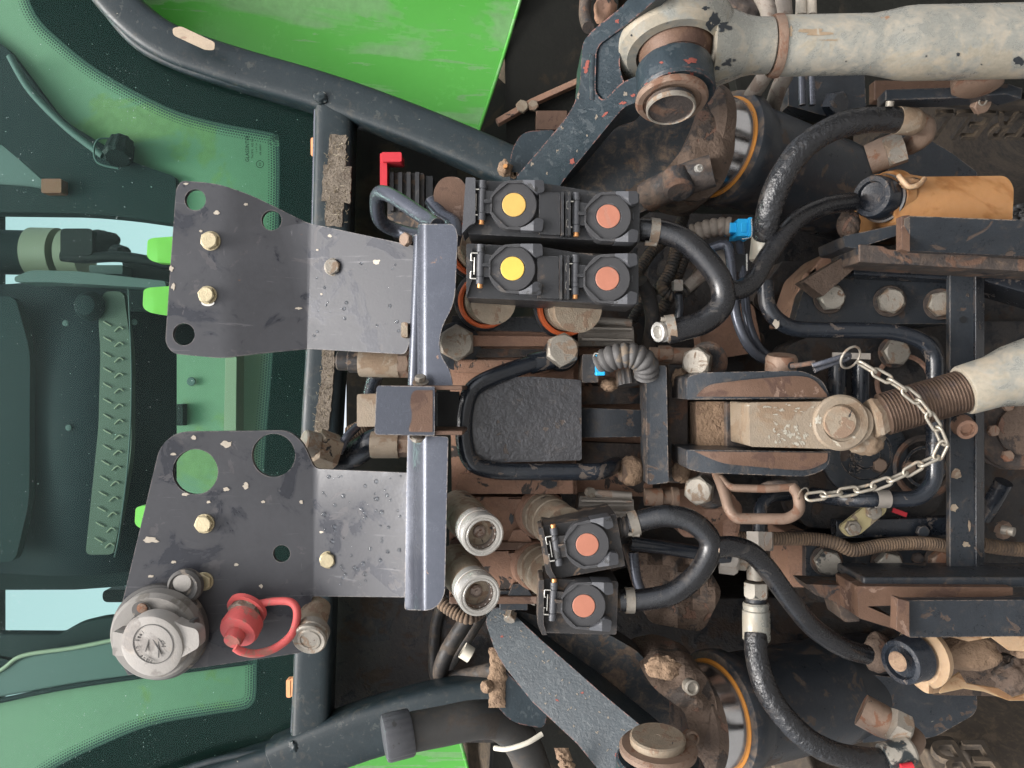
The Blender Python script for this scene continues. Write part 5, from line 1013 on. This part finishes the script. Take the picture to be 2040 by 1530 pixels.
tube('rubber', [(1506, 1262, .606), (1508, 1310, .600), (1526, 1372, .594), (1562, 1428, .588), (1616, 1478, .584), (1680, 1506, .586), (1770, 1516, .595)], 23, m_hosew, h6, seg=24, wob=.05)
lathe('chipped_ferrule', 1770, 1508, .592, (1, -.25, .1), [(0, -10), (28, -10), (28, 44), (24, 50), (0, 50)], m_bolt_p, h6, 32); tube('red_band', [(1795, 1530, .58), (1818, 1526, .58)], 8, m_redc, h6); tube('elbow', [(1815, 1495, .598), (1826, 1474, .61), (1812, 1460, .62)], 17, m_bolt_r, h6)
hexa('union_nut', 1772, 1440, .606, 34, 36, m_zn, h6, (.75, .35, -.1), .2); lathe('port_boss', 1742, 1428, .618, (.75, .35, -.35), [(0, -26), (32, -26), (32, 14), (28, 34), (0, 34)], m_bolt_r, h6, 32)
# cable conduits in the dark middle gap
for i, (pts, r, lab) in enumerate((([(1366, 390, .70), (1362, 430, .70), (1345, 460, .69), (1300, 500, .68), (1270, 545, .67)], 11, 'dusty corrugated cable tube running down behind the drain hose'),
        ([(1350, 485, .67), (1336, 540, .665), (1320, 570, .662), (1338, 588, .66), (1372, 575, .66), (1396, 540, .665)], 12, 'corrugated cable tube curled in a small hook'),
        ([(1370, 490, .68), (1352, 540, .675), (1330, 600, .67), (1300, 640, .67)], 12, 'corrugated cable tube crossing behind the hook'),
        ([(1320, 570, .68), (1290, 590, .68), (1258, 640, .68)], 10, 'thin corrugated cable tube leading to the silver solenoid'),
        ([(1275, 560, .63), (1292, 590, .64), (1300, 640, .65), (1292, 690, .66)], 15, 'plain dusty brown hose beside the lower end of the second box'))):
    tube('cable_tube', pts, r, m_cond if i < 4 else m_hosed, (lab, 'cable tube'), corr=(6.5, .09) if i < 4 else None)
tube('cable_tube', [(1352, 585, .65), (1354, 620, .655), (1345, 660, .66)], 9, m_blkc, ('shiny black pipe hanging below the cable hook', 'pipe')); box('white_clip', 1343, 557, 1361, 579, .648, .66, m_alu, ('small white plastic clip in the cable hook', 'clip'), r=3)
bq = T('electrical_plug', 'bright blue plug with pale ribbed boot below the lift cylinder', 'plug', 1450, 455, .64)
tube('ribbed_boot', [(1378, 466, .65), (1410, 456, .645), (1436, 452, .642), (1456, 452, .64)], 18, m_boot, bq, corr=(14, .10), seg=22, ); box('blue_neck', 1454, 443, 1471, 463, .632, .65, m_blue, bq); box('blue_body', 1469, 436, 1494, 470, .628, .652, m_blue, bq, r=2, bev=.001); box('blue_panel', 1477, 443, 1488, 463, .627, .629, m_blue, bq); box('blue_latch', 1492, 432, 1499, 472, .626, .65, m_blue, bq)
tube('latch_wire', [(1478, 476, .626), (1497, 470, .625), (1497, 436, .625)], 1.4, m_wire, bq, seg=6); box('black_socket', 1499, 440, 1515, 466, .635, .66, m_pld, bq)
bk = T('electrical_plug', 'black plug with pale boot under the bright blue plug', 'plug', 1480, 520, .65)
box('black_body', 1464, 506, 1492, 542, .640, .66, m_pl, bk, r=2); tube('pale_boot', [(1420, 510, .655), (1442, 518, .652), (1462, 524, .65)], 20, m_boot, bk); box('wire_clip', 1487, 505, 1490, 540, .638, .642, m_wire, bk)
lathe('pale_boot_end', 1386, 558, .655, (.7, -.6, 0), [(0, -24), (12, -24), (14, 24), (0, 26)], m_boot, ('pale rubber boot at the end of the cable hook', 'boot'), 24)
# brown pipe union between plug and bracket
un = T('pipe_union', 'brown hexagon pipe union above the top link bracket', 'fitting', 1320, 710, .63)
hexa('large_nut', 1312, 708, .632, 20, 28, m_bolt_r, un, (1, .02, 0)); lathe('union_body', 1330, 709, .632, (1, .02, 0), [(0, -36), (17, -36), (17, 50), (0, 50)], m_bolt_r, un, 28)
un2 = T('pipe_union', 'dusty brown pipe union below the top link bracket', 'fitting', 1310, 992, .63)
lathe('union_body', 1290, 990, .64, (1, 0, 0), [(0, -6), (17, -6), (18, 28), (14, 30), (14, 46), (20, 48), (20, 60), (0, 60)], m_bolt_r, un2, 28)
sheet('brown_casting', rp([(1340, 975, 6), (1450, 972, 6), (1480, 1010, 10), (1470, 1075, 10), (1360, 1070, 10), (1330, 1020, 8)]), .655, .05, m_rust, ('muddy brown casting corner below the bracket', 'casting'), bev=.004, rough=.01, cuts=[('u', k) for k in range(1350, 1480, 15)] + [('v', k) for k in range(985, 1075, 15)])
sheet('brown_casting', rp([(1250, 1100, 10), (1400, 1110, 20), (1440, 1180, 20), (1400, 1260, 20), (1290, 1240, 20)]), .70, .05, m_mudd, ('dark muddy casting seen through the lower hose loop', 'casting'), bev=.004, rough=.012, cuts=[('u', k) for k in range(1260, 1440, 15)] + [('v', k) for k in range(1110, 1260, 15)])
tube('steel_pipe', [(1262, 1100, .65), (1268, 1150, .65), (1276, 1175, .65)], 10, m_bar, ('short flaking pipe stub beside the tilted coupling box', 'pipe'))
m_chip2 = M('dull_chip', (.15, .13, .105), .75, 0, .25, 200, bump=.3)

# ================================================================== lift cylinders
def cyl(u, v, Y, ax, R, label, seed):
    c = T('lift_cylinder', label, 'cylinder', u, v, Y, 'hydraulic lift cylinders')
    lathe('tube', u, v, Y, ax, [(0, 30), (R * .92, 30), (R * 1.00, 30), (R * 1.10, 33), (R * 1.12, 38), (R * 1.12, 60), (R * 1.0, 90), (R, 96), (R, 330), (R * 1.01, 334), (R * 1.01, 345), (R, 349), (R * .98, 470), (R * .8, 560), (0, 600)], m_blk if False else m_cylp, c, 64)
    lathe('chrome_band', u, v, Y, ax, [(R * .6, -30), (R * .93, -30), (R * .93, 31), (R * .6, 31)], m_chrome, c, 64)
    lathe('orange_seal', u, v, Y, ax, [(R * .92, 27.5), (R * .965, 27.5), (R * .98, 28.5), (R * .98, 34), (R * .92, 34)], m_seal, c, 64, closed=True)
    lathe('end_flange', u, v, Y, ax, [(0, -62), (R * .92, -62), (R * 1.02, -52), (R * 1.04, -30), (R * .94, -27), (0, -27)], m_mudd, c, 48)
    return c
m_cylp = M('cylinder_black_paint', (.022, .026, .031), .34, 0, .25, 40, layers=[((.06, .048, .04), .20, 36, .8), (PALE, .012, 160, .7)], dust=(DUST, .25), bump=.12)
cy1 = cyl(1412, 286, .655, (.88, .14, .46), 104, 'black upper lift cylinder with chrome band and orange seal ring', 1)
grid = lambda a, b, c, d, k: [('u', x) for x in range(a, b, k)] + [('v', x) for x in range(c, d, k)]
sheet('rod_end', rp([(1395, 208, 12), (1435, 196, 20), (1462, 230, 30), (1466, 300, 30), (1440, 372, 30), (1400, 402, 20), (1340, 392, 20), (1316, 350, 20), (1366, 290, 20), (1388, 240, 10)]), lambda u, v: .605 + .0000035 * ((u - 1410) ** 2 + (v - 300) ** 2) * .6, .06, m_mudd, cy1, cuts=grid(1325, 1470, 210, 400, 12), bev=.006, rough=.006)
tube('rod_knuckle', [(1290, 392, .63), (1330, 372, .615), (1380, 352, .605), (1420, 340, .60)], 32, m_rustd, cy1)
lathe('grease_nipple', 1390, 336, .585, (.2, .1, -1), [(0, 0), (8, 0), (8, 8), (5, 9), (4, 2), (0, 2)], m_steel, cy1, 20); lathe('round_plug', 1352, 372, .60, (0, .8, -.5), [(0, -30), (30, -30), (30, 10), (24, 16), (0, 17)], m_rustd, cy1, 28)
cy2 = cyl(1396, 1430, .655, (.90, .02, .44), 112, 'black lower lift cylinder with chrome band and orange seal ring', 2)
sheet('rod_end', rp([(1270, 1320, 20), (1330, 1308, 20), (1400, 1336, 20), (1428, 1390, 30), (1432, 1470, 30), (1410, 1560), (1340, 1560), (1372, 1470, 30), (1368, 1420, 20), (1300, 1370, 20)]), lambda u, v: .608 + .0000025 * ((u - 1400) ** 2 + (v - 1430) ** 2) * .6, .06, m_mudd, cy2, cuts=grid(1280, 1430, 1320, 1550, 12), bev=.006, rough=.008)
blob('dust_clump', 1320, 1330, .60, 34, 22, 16, m_mud, cy2, .3, 2.2, 9)
for v in (1368, 1470): lathe('plug', 1376, v, .604, (.15, -.1, -1), [(0, -10), (15, -10), (15, 8), (11, 10), (8, 4), (0, 4)], m_zn if v < 1400 else m_bolt_r, cy2, 24)
sheet('end_bracket', rp([(1780, 240, 20), (1890, 300, 20), (1950, 345, 10), (1900, 430), (1760, 430)]), .69, .04, m_blk, cy1, bev=.003); sheet('end_bracket', rp([(1700, 1340, 10), (1945, 1368, 6), (1948, 1420, 20), (1860, 1470, 20), (1720, 1480)]), .69, .04, m_blk, cy2, bev=.003)

# ================================================================== lift arms and lift rod
a1 = T('hitch_lifter', 'blue black forked lift arm with red chips at the top', 'lift arm', 1180, 250, .60)
def ya1(u, v): return .655 - .105 * ((u - 1040) * 210 - (v - 400) * 240) / (210 ** 2 + 240 ** 2)
arm1 = sheet('arm_beam', rp([(1030, 350), (1075, 298), (1130, 232, 20), (1153, 188, 24), (1158, 130, 20), (1160, 85, 16), (1178, 62, 16), (1240, 12, 10), (1300, -60), (1370, -80), (1330, -20), (1250, 48, 14), (1195, 88, 12), (1188, 104, 12), (1186, 184, 10), (1202, 202, 12), (1238, 164, 16), (1290, 142, 8), (1310, 170), (1286, 198, 10), (1244, 212, 14), (1212, 250, 14), (1130, 350), (1080, 420), (1030, 430)]), ya1, .045, m_arm, a1, bev=.006)
sheet('fork_throat', rp([(1176, 100, 10), (1262, 20), (1268, 40), (1236, 90, 20), (1234, 140, 20), (1252, 184, 10), (1250, 196), (1180, 230, 20)]), lambda u, v: ya1(u, v) + .0025, .03, m_arm, a1, bev=.003)
tube('throat_highlight', [(1183, 106, ya1(1183, 106) + .002), (1181, 150, ya1(1181, 150) + .002), (1182, 196, ya1(1182, 196) + .002)], 8, m_arm, a1)  # shaped in for the bright upright highlight inside the fork
sheet('arm_web', rp([(1040, 440, 10), (1120, 350), (1280, 190, 10), (1420, 240, 20), (1400, 330), (1290, 420, 20), (1100, 470, 10)]), lambda u, v: .655 - .00012 * (u - 1040) * .5, .03, m_arm_shade, a1, bev=.003)
sheet('arm_boss', rp([(1018, 300, 20), (1040, 262, 30), (1105, 258, 10), (1110, 330), (1040, 420, 10), (1015, 360, 10)]), lambda u, v: .664 + .0003 * abs(v - 320) * .3, .06, m_arm, a1, cuts=[('v', 300), ('v', 340)], bev=.008)
patches(a1, lambda u, v: .6665, [(1028, 330, 12, 24), (1022, 345, 10, 14)], m_mud, 'mud_patch'); blob('muddy_bolt', 1006, 336, .66, 14, 16, 16, m_mud, a1, .3, 2, 2, 3); lathe('grease_nipple', 1007, 331, .648, (0, 0, -1), [(0, 3), (4, 3), (5, 0), (5, -4)], m_brass, a1, 14)
PX = (.02, .95, -.30)
drum = lathe('fork_drum', 1343, 142, .533, PX, [(0, -6), (74, -6), (76, 0), (76, 52), (72, 58), (0, 58)], m_arm, a1, 52)
lathe('pin_washer', 1338, 198, .519, PX, [(0, -4), (71, -4), (72, 2), (68, 8), (58, 9), (56, 5), (0, 5)], m_handle, a1, 48); pin = lathe('pivot_pin', 1336, 208, .517, PX, [(0, -4), (48, -4), (48, 8), (45, 12), (43, 9), (0, 9)], m_rustd, a1, 44)
lathe('pin_ring', 1336, 210, .517, PX, [(44, 2), (49, 2), (49, 10), (46, 12), (44, 10)], m_zn, a1, 44, closed=True)
m_redchip = M('red_primer', (.18, .05, .038), .75, 0, .2, 200, bump=.2)
decal(arm1, [(1140, 322, 6, 6), (1168, 135, 7, 13, 20), (1215, 34, 6, 5), (1230, 42, 5, 5), (1262, 190, 6, 4), (1205, 228, 8, 3, -30), (1240, 205, 9, 3, -20)], m_redchip, seed=3)
decal(arm1, [(1060, 326, 3, 5), (1090, 345, 2, 4), (1120, 255, 3, 5), (1152, 190, 3, 6), (1188, 232, 3, 6, 20), (1150, 300, 2, 3), (1110, 300, 2, 4, 30), (1246, 187, 4, 6), (1222, 160, 3, 4), (1076, 380, 3, 3), (1170, 270, 2, 3)], m_chip2, seed=9)
lr = T('lift_rod', 'large silver painted lift rod with ball eye across the top right', 'lift rod', 1600, 90, .52)
eyer = lathe('eye_ring', 1345, 78, .545, PX, [(78, -40), (100, -42), (114, -30), (120, -8), (120, 8), (114, 28), (98, 40), (80, 40), (78, 36)], m_silver, lr, 64, closed=True)
lathe('ball', 1345, 90, .542, PX, [(0, -64), (50, -58), (64, -36), (74, -10), (76, 6), (72, 26), (62, 44), (0, 46)], m_rustf, lr, 48)
neck = lathe('neck', 1440, 92, .543, (1, 0, -.02), [(0, -30), (84, -30), (70, 10), (58, 40), (54, 60), (53, 92), (0, 92)], m_silver, lr, 48); lathe('groove', 1530, 92, .542, (1, 0, -.02), [(0, -2), (44, -2), (44, 22), (0, 22)], m_silver, lr, 44)
lathe('rust_collar', 1546, 92, .541, (1, -.02, -.02), [(40, -8), (58, -10), (60, -3), (60, 6), (56, 8), (40, 8)], m_handle, lr, 44, closed=True)
rodt = lathe('rod_tube', 1552, 92, .541, (1, -.012, -.02), [(0, 0), (56, 0), (57, 4), (57, 180), (61, 205), (68, 240), (70, 260), (70, 760), (0, 760)], m_silver, lr, 56)
lathe('rod_base', 1945, 152, .56, (0, 1, -.15), [(0, 0), (46, 0), (46, 22), (36, 28), (0, 28)], m_handle, lr, 36)
m_blkchip = M('black_bare_chip', (.022, .026, .03), .4, 0, .2, 200, bump=.1); m_ruststain = M('rust_stain', (.235, .175, .115), .6, .1, .25, 120, layers=[((.28, .25, .2), .35, 130, .5)], bump=.05)
decal(drum, [(1375, 122, 16, 6), (1290, 168, 5, 5), (1335, 148, 5, 4), (1352, 170, 9, 6), (1378, 148, 4, 5), (1398, 182, 9, 12), (1302, 176, 6, 6), (1318, 125, 5, 3)], m_redchip, seed=21)
decal(eyer, [(1418, 40, 14, 20, 30), (1405, 16, 8, 5), (1238, 142, 5, 8), (1258, 70, 2, 3)], m_blkchip, seed=22); decal(neck, [(1440, 52, 18, 15, 20), (1450, 125, 13, 9, -20), (1428, 135, 6, 5), (1462, 120, 4, 3), (1425, 30, 12, 8)], m_blkchip, seed=25)
decal(rodt, [(2032, 122, 16, 10), (1908, 108, 4, 5), (1845, 112, 2, 2), (1685, 122, 2, 2), (1955, 128, 2, 2), (1800, 60, 2, 2)], m_blkchip, seed=28); decal(rodt, [(1622, 64, 36, 8, 2), (1574, 62, 10, 12), (1650, 80, 26, 2)], m_ruststain, seed=41)
# grey hoses behind the lift rod
for i, pts in enumerate(([(1510, -20, .64), (1530, 20, .63), (1532, 60, .62), (1536, 120, .62), (1518, 160, .63), (1490, 200, .65)], [(1560, -10, .66), (1564, 60, .65), (1570, 130, .64), (1552, 175, .65), (1540, 210, .67)])):
    tube('grey_hose', pts, 16, m_boot, (('pale grey hose bending behind the lift rod collar', 'pale grey hose next to the lift rod, nearer the tube')[i], 'hose'))
for i, u in enumerate((1596, 1616)):
    tube('steel_pipe', [(u, -20, .68), (u, 120, .68), (u + 2, 210, .68)], 7, m_bar, (('thin dark pipe behind the lift rod, nearer the grey hoses', 'thin dark pipe behind the lift rod, farther from the grey hoses')[i], 'pipe'))
    lathe('pipe_sleeve', u, 10, .67, (0, 1, 0), [(0, -20), (10, -20), (11, 20), (0, 22)], m_chip, (('white sleeve on the thin pipe nearer the grey hoses', 'white sleeve on the thin pipe farther from the grey hoses')[i], 'sleeve'), 20)
bh = T('backing_bracket', 'dark painted bracket plate behind the lift rod', 'bracket', 1680, 180, .70)
sheet('plate', rp([(1570, 140), (1722, 140), (1726, 220, 4), (1640, 230), (1570, 210)]), .70, .02, m_blk, bh, bev=.002); hexa('nut', 1656, 208, .695, 26, 24, m_blkc, bh, (.5, .3, -1)); blob('rusty_mass', 1470, 25, .70, 60, 40, 40, m_rustd, bh, .25, 2, 4); sheet('dark_back', [(1380, -200), (2300, -200), (2300, 165), (1480, 230)], .80, .02, m_shade, bh)
lb = T('stay_bracket', 'rusty flat stay bracket with a bolt below the lift rod', 'bracket', 1880, 190, .60)
bar('flat_stay', [(1755, 198, .585), (1880, 194, .58), (1990, 186, .575), (2012, 194, .58)], 22, 50, m_blk, lb, bev=.001); box('rear_tab', 1742, 160, 1900, 200, .62, .63, m_rustf, lb); hexa('stay_bolt', 1950, 206, .585, 20, 14, m_handle, lb, (.2, .5, -1)); lathe('stay_hole', 1957, 201, .578, (.2, .5, -1), [(7, 0), (9, 0), (9, 3), (7, 3)], m_zn, lb, 18, closed=True)
# ---- lower arm
a2 = T('hitch_lifter', 'blue black welded lift arm running down to the bottom edge', 'lift arm', 1150, 1350, .62)
def ya2(u, v): return .668 - .100 * ((u - 975) * .76 + (v - 1215) * .65) / 490
arm2 = sheet('arm_beam', rp([(966, 1236, 10), (985, 1208, 10), (1020, 1220, 20), (1075, 1272), (1200, 1382), (1345, 1502), (1430, 1580), (1230, 1580), (1150, 1482), (1060, 1398), (1000, 1322, 20), (984, 1290)]), ya2, .05, m_arm, a2, bev=.004)
chips = []
for i in range(60):
    t = random.random(); k = random.choice((.25, .3, .68, .72, .1, .9)) + random.uniform(-.07, .07)
    cu = 985 + 330 * t; cv = 1225 + 285 * t + 0; px, py = -.65, .76; w = 88
    chips.append((cu + px * (k - .2) * w, cv + py * (k - .2) * w, random.uniform(1.2, 4.2), random.uniform(1, 2.4), random.choice((-50, 40, 45))))
decal(arm2, chips, m_chip2, seed=5, n=10)
decal(arm2, [(1000, 1268, 4, 2), (1160, 1380, 4, 2), (1230, 1505, 8, 4, 40), (1110, 1395, 4, 2, 40), (1290, 1510, 8, 4)], m_redchip, seed=15)
sheet('arm_web', rp([(985, 1205), (1210, 1262, 20), (1275, 1300, 20), (1370, 1440, 20), (1400, 1560), (1280, 1560), (1100, 1380)]), lambda u, v: .672 - .00012 * (u - 990) * .5, .03, m_arm_shade, a2, bev=.004)
sheet('arm_boss', rp([(982, 1300, 10), (1000, 1330), (1090, 1420), (1085, 1452, 20), (1020, 1440, 30), (988, 1405, 14)]), .668, .06, m_arm, a2, bev=.008)
cake(992, 1290, 990, 1410, .667, .004, m_mud, a2, 'mud_patch', 5, 34); hexa('mud_bolt', 974, 1366, .665, 13, 14, m_mud, a2, (-.6, 0, -.6)); cake(1118, 1490, 1140, 1560, .585, .004, m_mud, a2, 'mud_patch', 8, 30)
lathe('end_eye', 1312, 1502, .565, (.02, -1, -.08), [(0, -60), (84, -60), (84, -14), (80, -8), (0, -8)], m_arm, a2, 52)
lathe('pin_washer', 1311, 1492, .560, (.0, -1, -.08), [(0, -6), (76, -6), (77, 4), (72, 10), (60, 11), (0, 11)], m_handle, a2, 48); lathe('pin_head', 1310, 1476, .560, (.0, -1, -.08), [(0, -8), (54, -8), (55, 8), (51, 11), (5, 11), (4, 10), (0, 10)], m_znd, a2, 48)
# breather pipe and tie
m_pipeg = M('dusty_grey_pipe', (.042, .041, .039), .55, 0, .2, 40, layers=[((.05, .043, .037), .3, 26, .8)], bump=.15, dust=((.09, .07, .052), .3))
bt = T('breather_pipe', 'black filler pipe with ribbed grey cap in the lower left', 'pipe', 880, 1450, .72)
tube('pipe_body', [(806, 1461, .70), (880, 1447, .708), (950, 1434, .716), (1000, 1440, .73), (1045, 1490, .75), (1075, 1580, .76)], 37, m_pipeg, bt, seg=28)
lathe('ribbed_cap', 812, 1460, .70, (-1, .12, -.30), [(0, -8), (43, -8), (45, -4), (45.5, 40), (43, 46), (36, 48), (0, 48)], m_plg, bt, 80, flute=(32, .012, 40))
tube('cable_tie', [(1080, 1462, .66), (1050, 1480, .655), (1010, 1492, .655), (985, 1490, .66)], 5, m_tie, ('white cable tie wrapped round the filler pipe', 'cable tie')); 

# ================================================================== tanks and channels at the right
tk = T('catch_tank', 'tan plastic oil catch tank with a black screw cap', 'tank', 1880, 395, .61)
sheet('tank_body', rp([(1772, 392, 10), (1778, 352, 14), (1800, 345, 10), (1840, 352, 8), (2005, 350, 20), (2020, 372, 16), (2016, 462, 10), (1790, 452, 20)]), lambda u, v: .60 + .0000025 * (v - 400) ** 2, .07, m_tank, tk, cuts=[('v', k) for k in range(360, 460, 15)], bev=.008, smooth=50)
lathe('tank_neck', 1765, 392, .615, (-.92, .05, -.45), [(0, -20), (54, -20), (50, 0), (42, 8), (42, 30), (0, 30)], m_tank, tk, 40)
lathe('black_cap', 1752, 394, .610, (-.88, .04, -.62), [(0, -14), (44, -14), (45, -10), (43, -8), (42, 24), (39, 30), (30, 30), (28, 22), (0, 20)], m_blkc, tk, 48); lathe('cap_lip', 1752, 394, .610, (-.88, .04, -.62), [(44, -14), (48, -14), (48, -9), (44, -8)], m_pl, tk, 48, closed=True)
blob('torn_edge', 1812, 366, .597, 20, 12, 10, m_tankp, tk, .4, 2.5, 3, 3); tube('torn_rim', [(1790, 350, .594), (1800, 362, .590), (1812, 372, .589), (1830, 368, .59), (1842, 356, .595)], 5, m_tankp, tk)
blob('torn_hole', 1818, 362, .5985, 16, 9, 3, m_gasket, tk, .2, 2, 5, 3)
c1 = T('steel_channel', 'dark chipped steel channel carrying the tan tank', 'channel', 1860, 480, .58)
sheet('front_plate', rp([(1812, 430, 2), (2240, 446), (2240, 520), (1812, 500, 2)]), lambda u, v: .566 + .00035 * (v - 465), .008, m_blk, c1, bev=.001)
sheet('end_edge', [(1797, 430), (1813, 428), (1813, 502), (1797, 496)], .5665, .009, m_rustf, c1); sheet('angle_leg', rp([(1680, 470, 4), (1720, 462), (1810, 442), (1810, 462), (1722, 490), (1722, 520), (1712, 522), (1708, 495), (1684, 492, 4)]), .60, .05, m_blk, c1, bev=.002)
sheet('lower_leg', rp([(1712, 486), (1760, 490), (1770, 496), (2240, 530), (2240, 552), (1712, 522)]), lambda u, v: .598, .04, m_rustd, c1, bev=.001); blob('mud_clump', 1690, 448, .62, 22, 30, 22, m_mudd, c1, .12, 3, 4); sheet('mud_web', rp([(1600, 560), (1700, 500), (1720, 520), (1640, 590)]), .63, .02, m_mudd, c1)
tk2 = T('catch_tank', 'torn pale plastic tank with black screw cap and a muddy stone inside', 'tank', 1900, 1320, .61)
lathe('black_cap', 1815, 1312, .595, (-.90, .06, -.50), [(0, -16), (46, -16), (47, -10), (45, -6), (44, 30), (42, 34), (33, 35), (30, 26), (0, 24)], m_blkc, tk2, 48); lathe('cap_mud', 1788, 1318, .583, (-.90, .06, -.50), [(0, 0), (20, 0), (18, 2), (0, 2)], m_mud, tk2, 24)
lathe('tank_neck', 1828, 1312, .60, (-.90, .06, -.40), [(0, -30), (56, -30), (60, -14), (50, 0), (0, 4)], m_tankp, tk2, 40)
sheet('tank_shoulder', rp([(1826, 1262, 10), (1862, 1266, 10), (1872, 1300, 10), (1866, 1345, 8), (1880, 1378, 8), (1848, 1384, 14), (1826, 1368, 10)]), lambda u, v: .592 + .0004 * abs(u - 1850), .006, m_tankp, tk2, cuts=[('u', 1850)], bev=.001)
sheet('torn_flap', [(1872, 1382), (1884, 1358), (1912, 1340), (1926, 1362), (1990, 1372), (2020, 1390), (2060, 1378), (2060, 1396), (2010, 1396), (1960, 1378), (1920, 1372)], lambda u, v: .590 + .0003 * (1390 - v), .002, m_tankp, tk2, cuts=[('u', 1900), ('u', 1940), ('u', 1990)], bev=.0003)
sheet('torn_flap', [(1860, 1262), (2100, 1270), (2100, 1300), (2010, 1296), (1975, 1270), (1930, 1278)], .60, .003, m_tankp, tk2, bev=.0003)
sheet('tank_back', rp([(1860, 1262), (2120, 1262), (2120, 1390), (1860, 1385)]), .665, .004, m_mudd, tk2, bev=.0005)
blob('muddy_stone', 1930, 1302, .615, 62, 36, 30, m_mud, ('brown muddy stone lying in the torn tank', 'stone'), .15, 1.6, 12); blob('mud_clump', 2022, 1345, .63, 40, 40, 30, m_mudd, tk2, .3, 2.5, 15); blob('mud_clump', 1750, 1300, .63, 30, 40, 26, m_mudd, tk2, .1, 2, 17); blob('mud_clump', 2040, 1290, .62, 24, 22, 20, m_mud, tk2, .3, 2, 19)
c2 = T('steel_channel', 'dark chipped steel channel above the torn tank', 'channel', 1860, 1220, .58)
sheet('front_plate', rp([(1806, 1196, 2), (2240, 1194), (2240, 1266), (1812, 1270, 2)]), lambda u, v: .566 + .0002 * abs(v - 1230), .008, m_blk, c2, bev=.001); sheet('end_edge', [(1788, 1192), (1812, 1198), (1812, 1270), (1786, 1256)], .5665, .010, m_rustf, c2)
sheet('rust_leg', rp([(1708, 1168, 3), (2018, 1170, 2), (2018, 1186, 2), (1800, 1206), (1728, 1208, 3), (1790, 1236), (1790, 1256), (1712, 1232, 3)]), .592, .04, m_rustf, c2, bev=.0015)
sheet('rust_flange', rp([(1606, 1164), (1712, 1168), (1712, 1238), (1680, 1240, 10), (1668, 1200, 14), (1620, 1184, 10)]), .625, .03, m_rustd, c2, bev=.003, rough=.004)
sheet('top_rail', rp([(1720, 1150), (2240, 1150), (2240, 1172), (1720, 1170)]), .60, .05, m_blk, c2, bev=.002)
hs2 = T('top_rail', 'dark horizontal rail at the upper right beside the channel', 'rail', 1800, 545, .64)
sheet('rail_body', rp([(1700, 520), (2240, 552), (2240, 640), (1960, 560), (1700, 548)]), .64, .05, m_blkc, hs2, bev=.002)
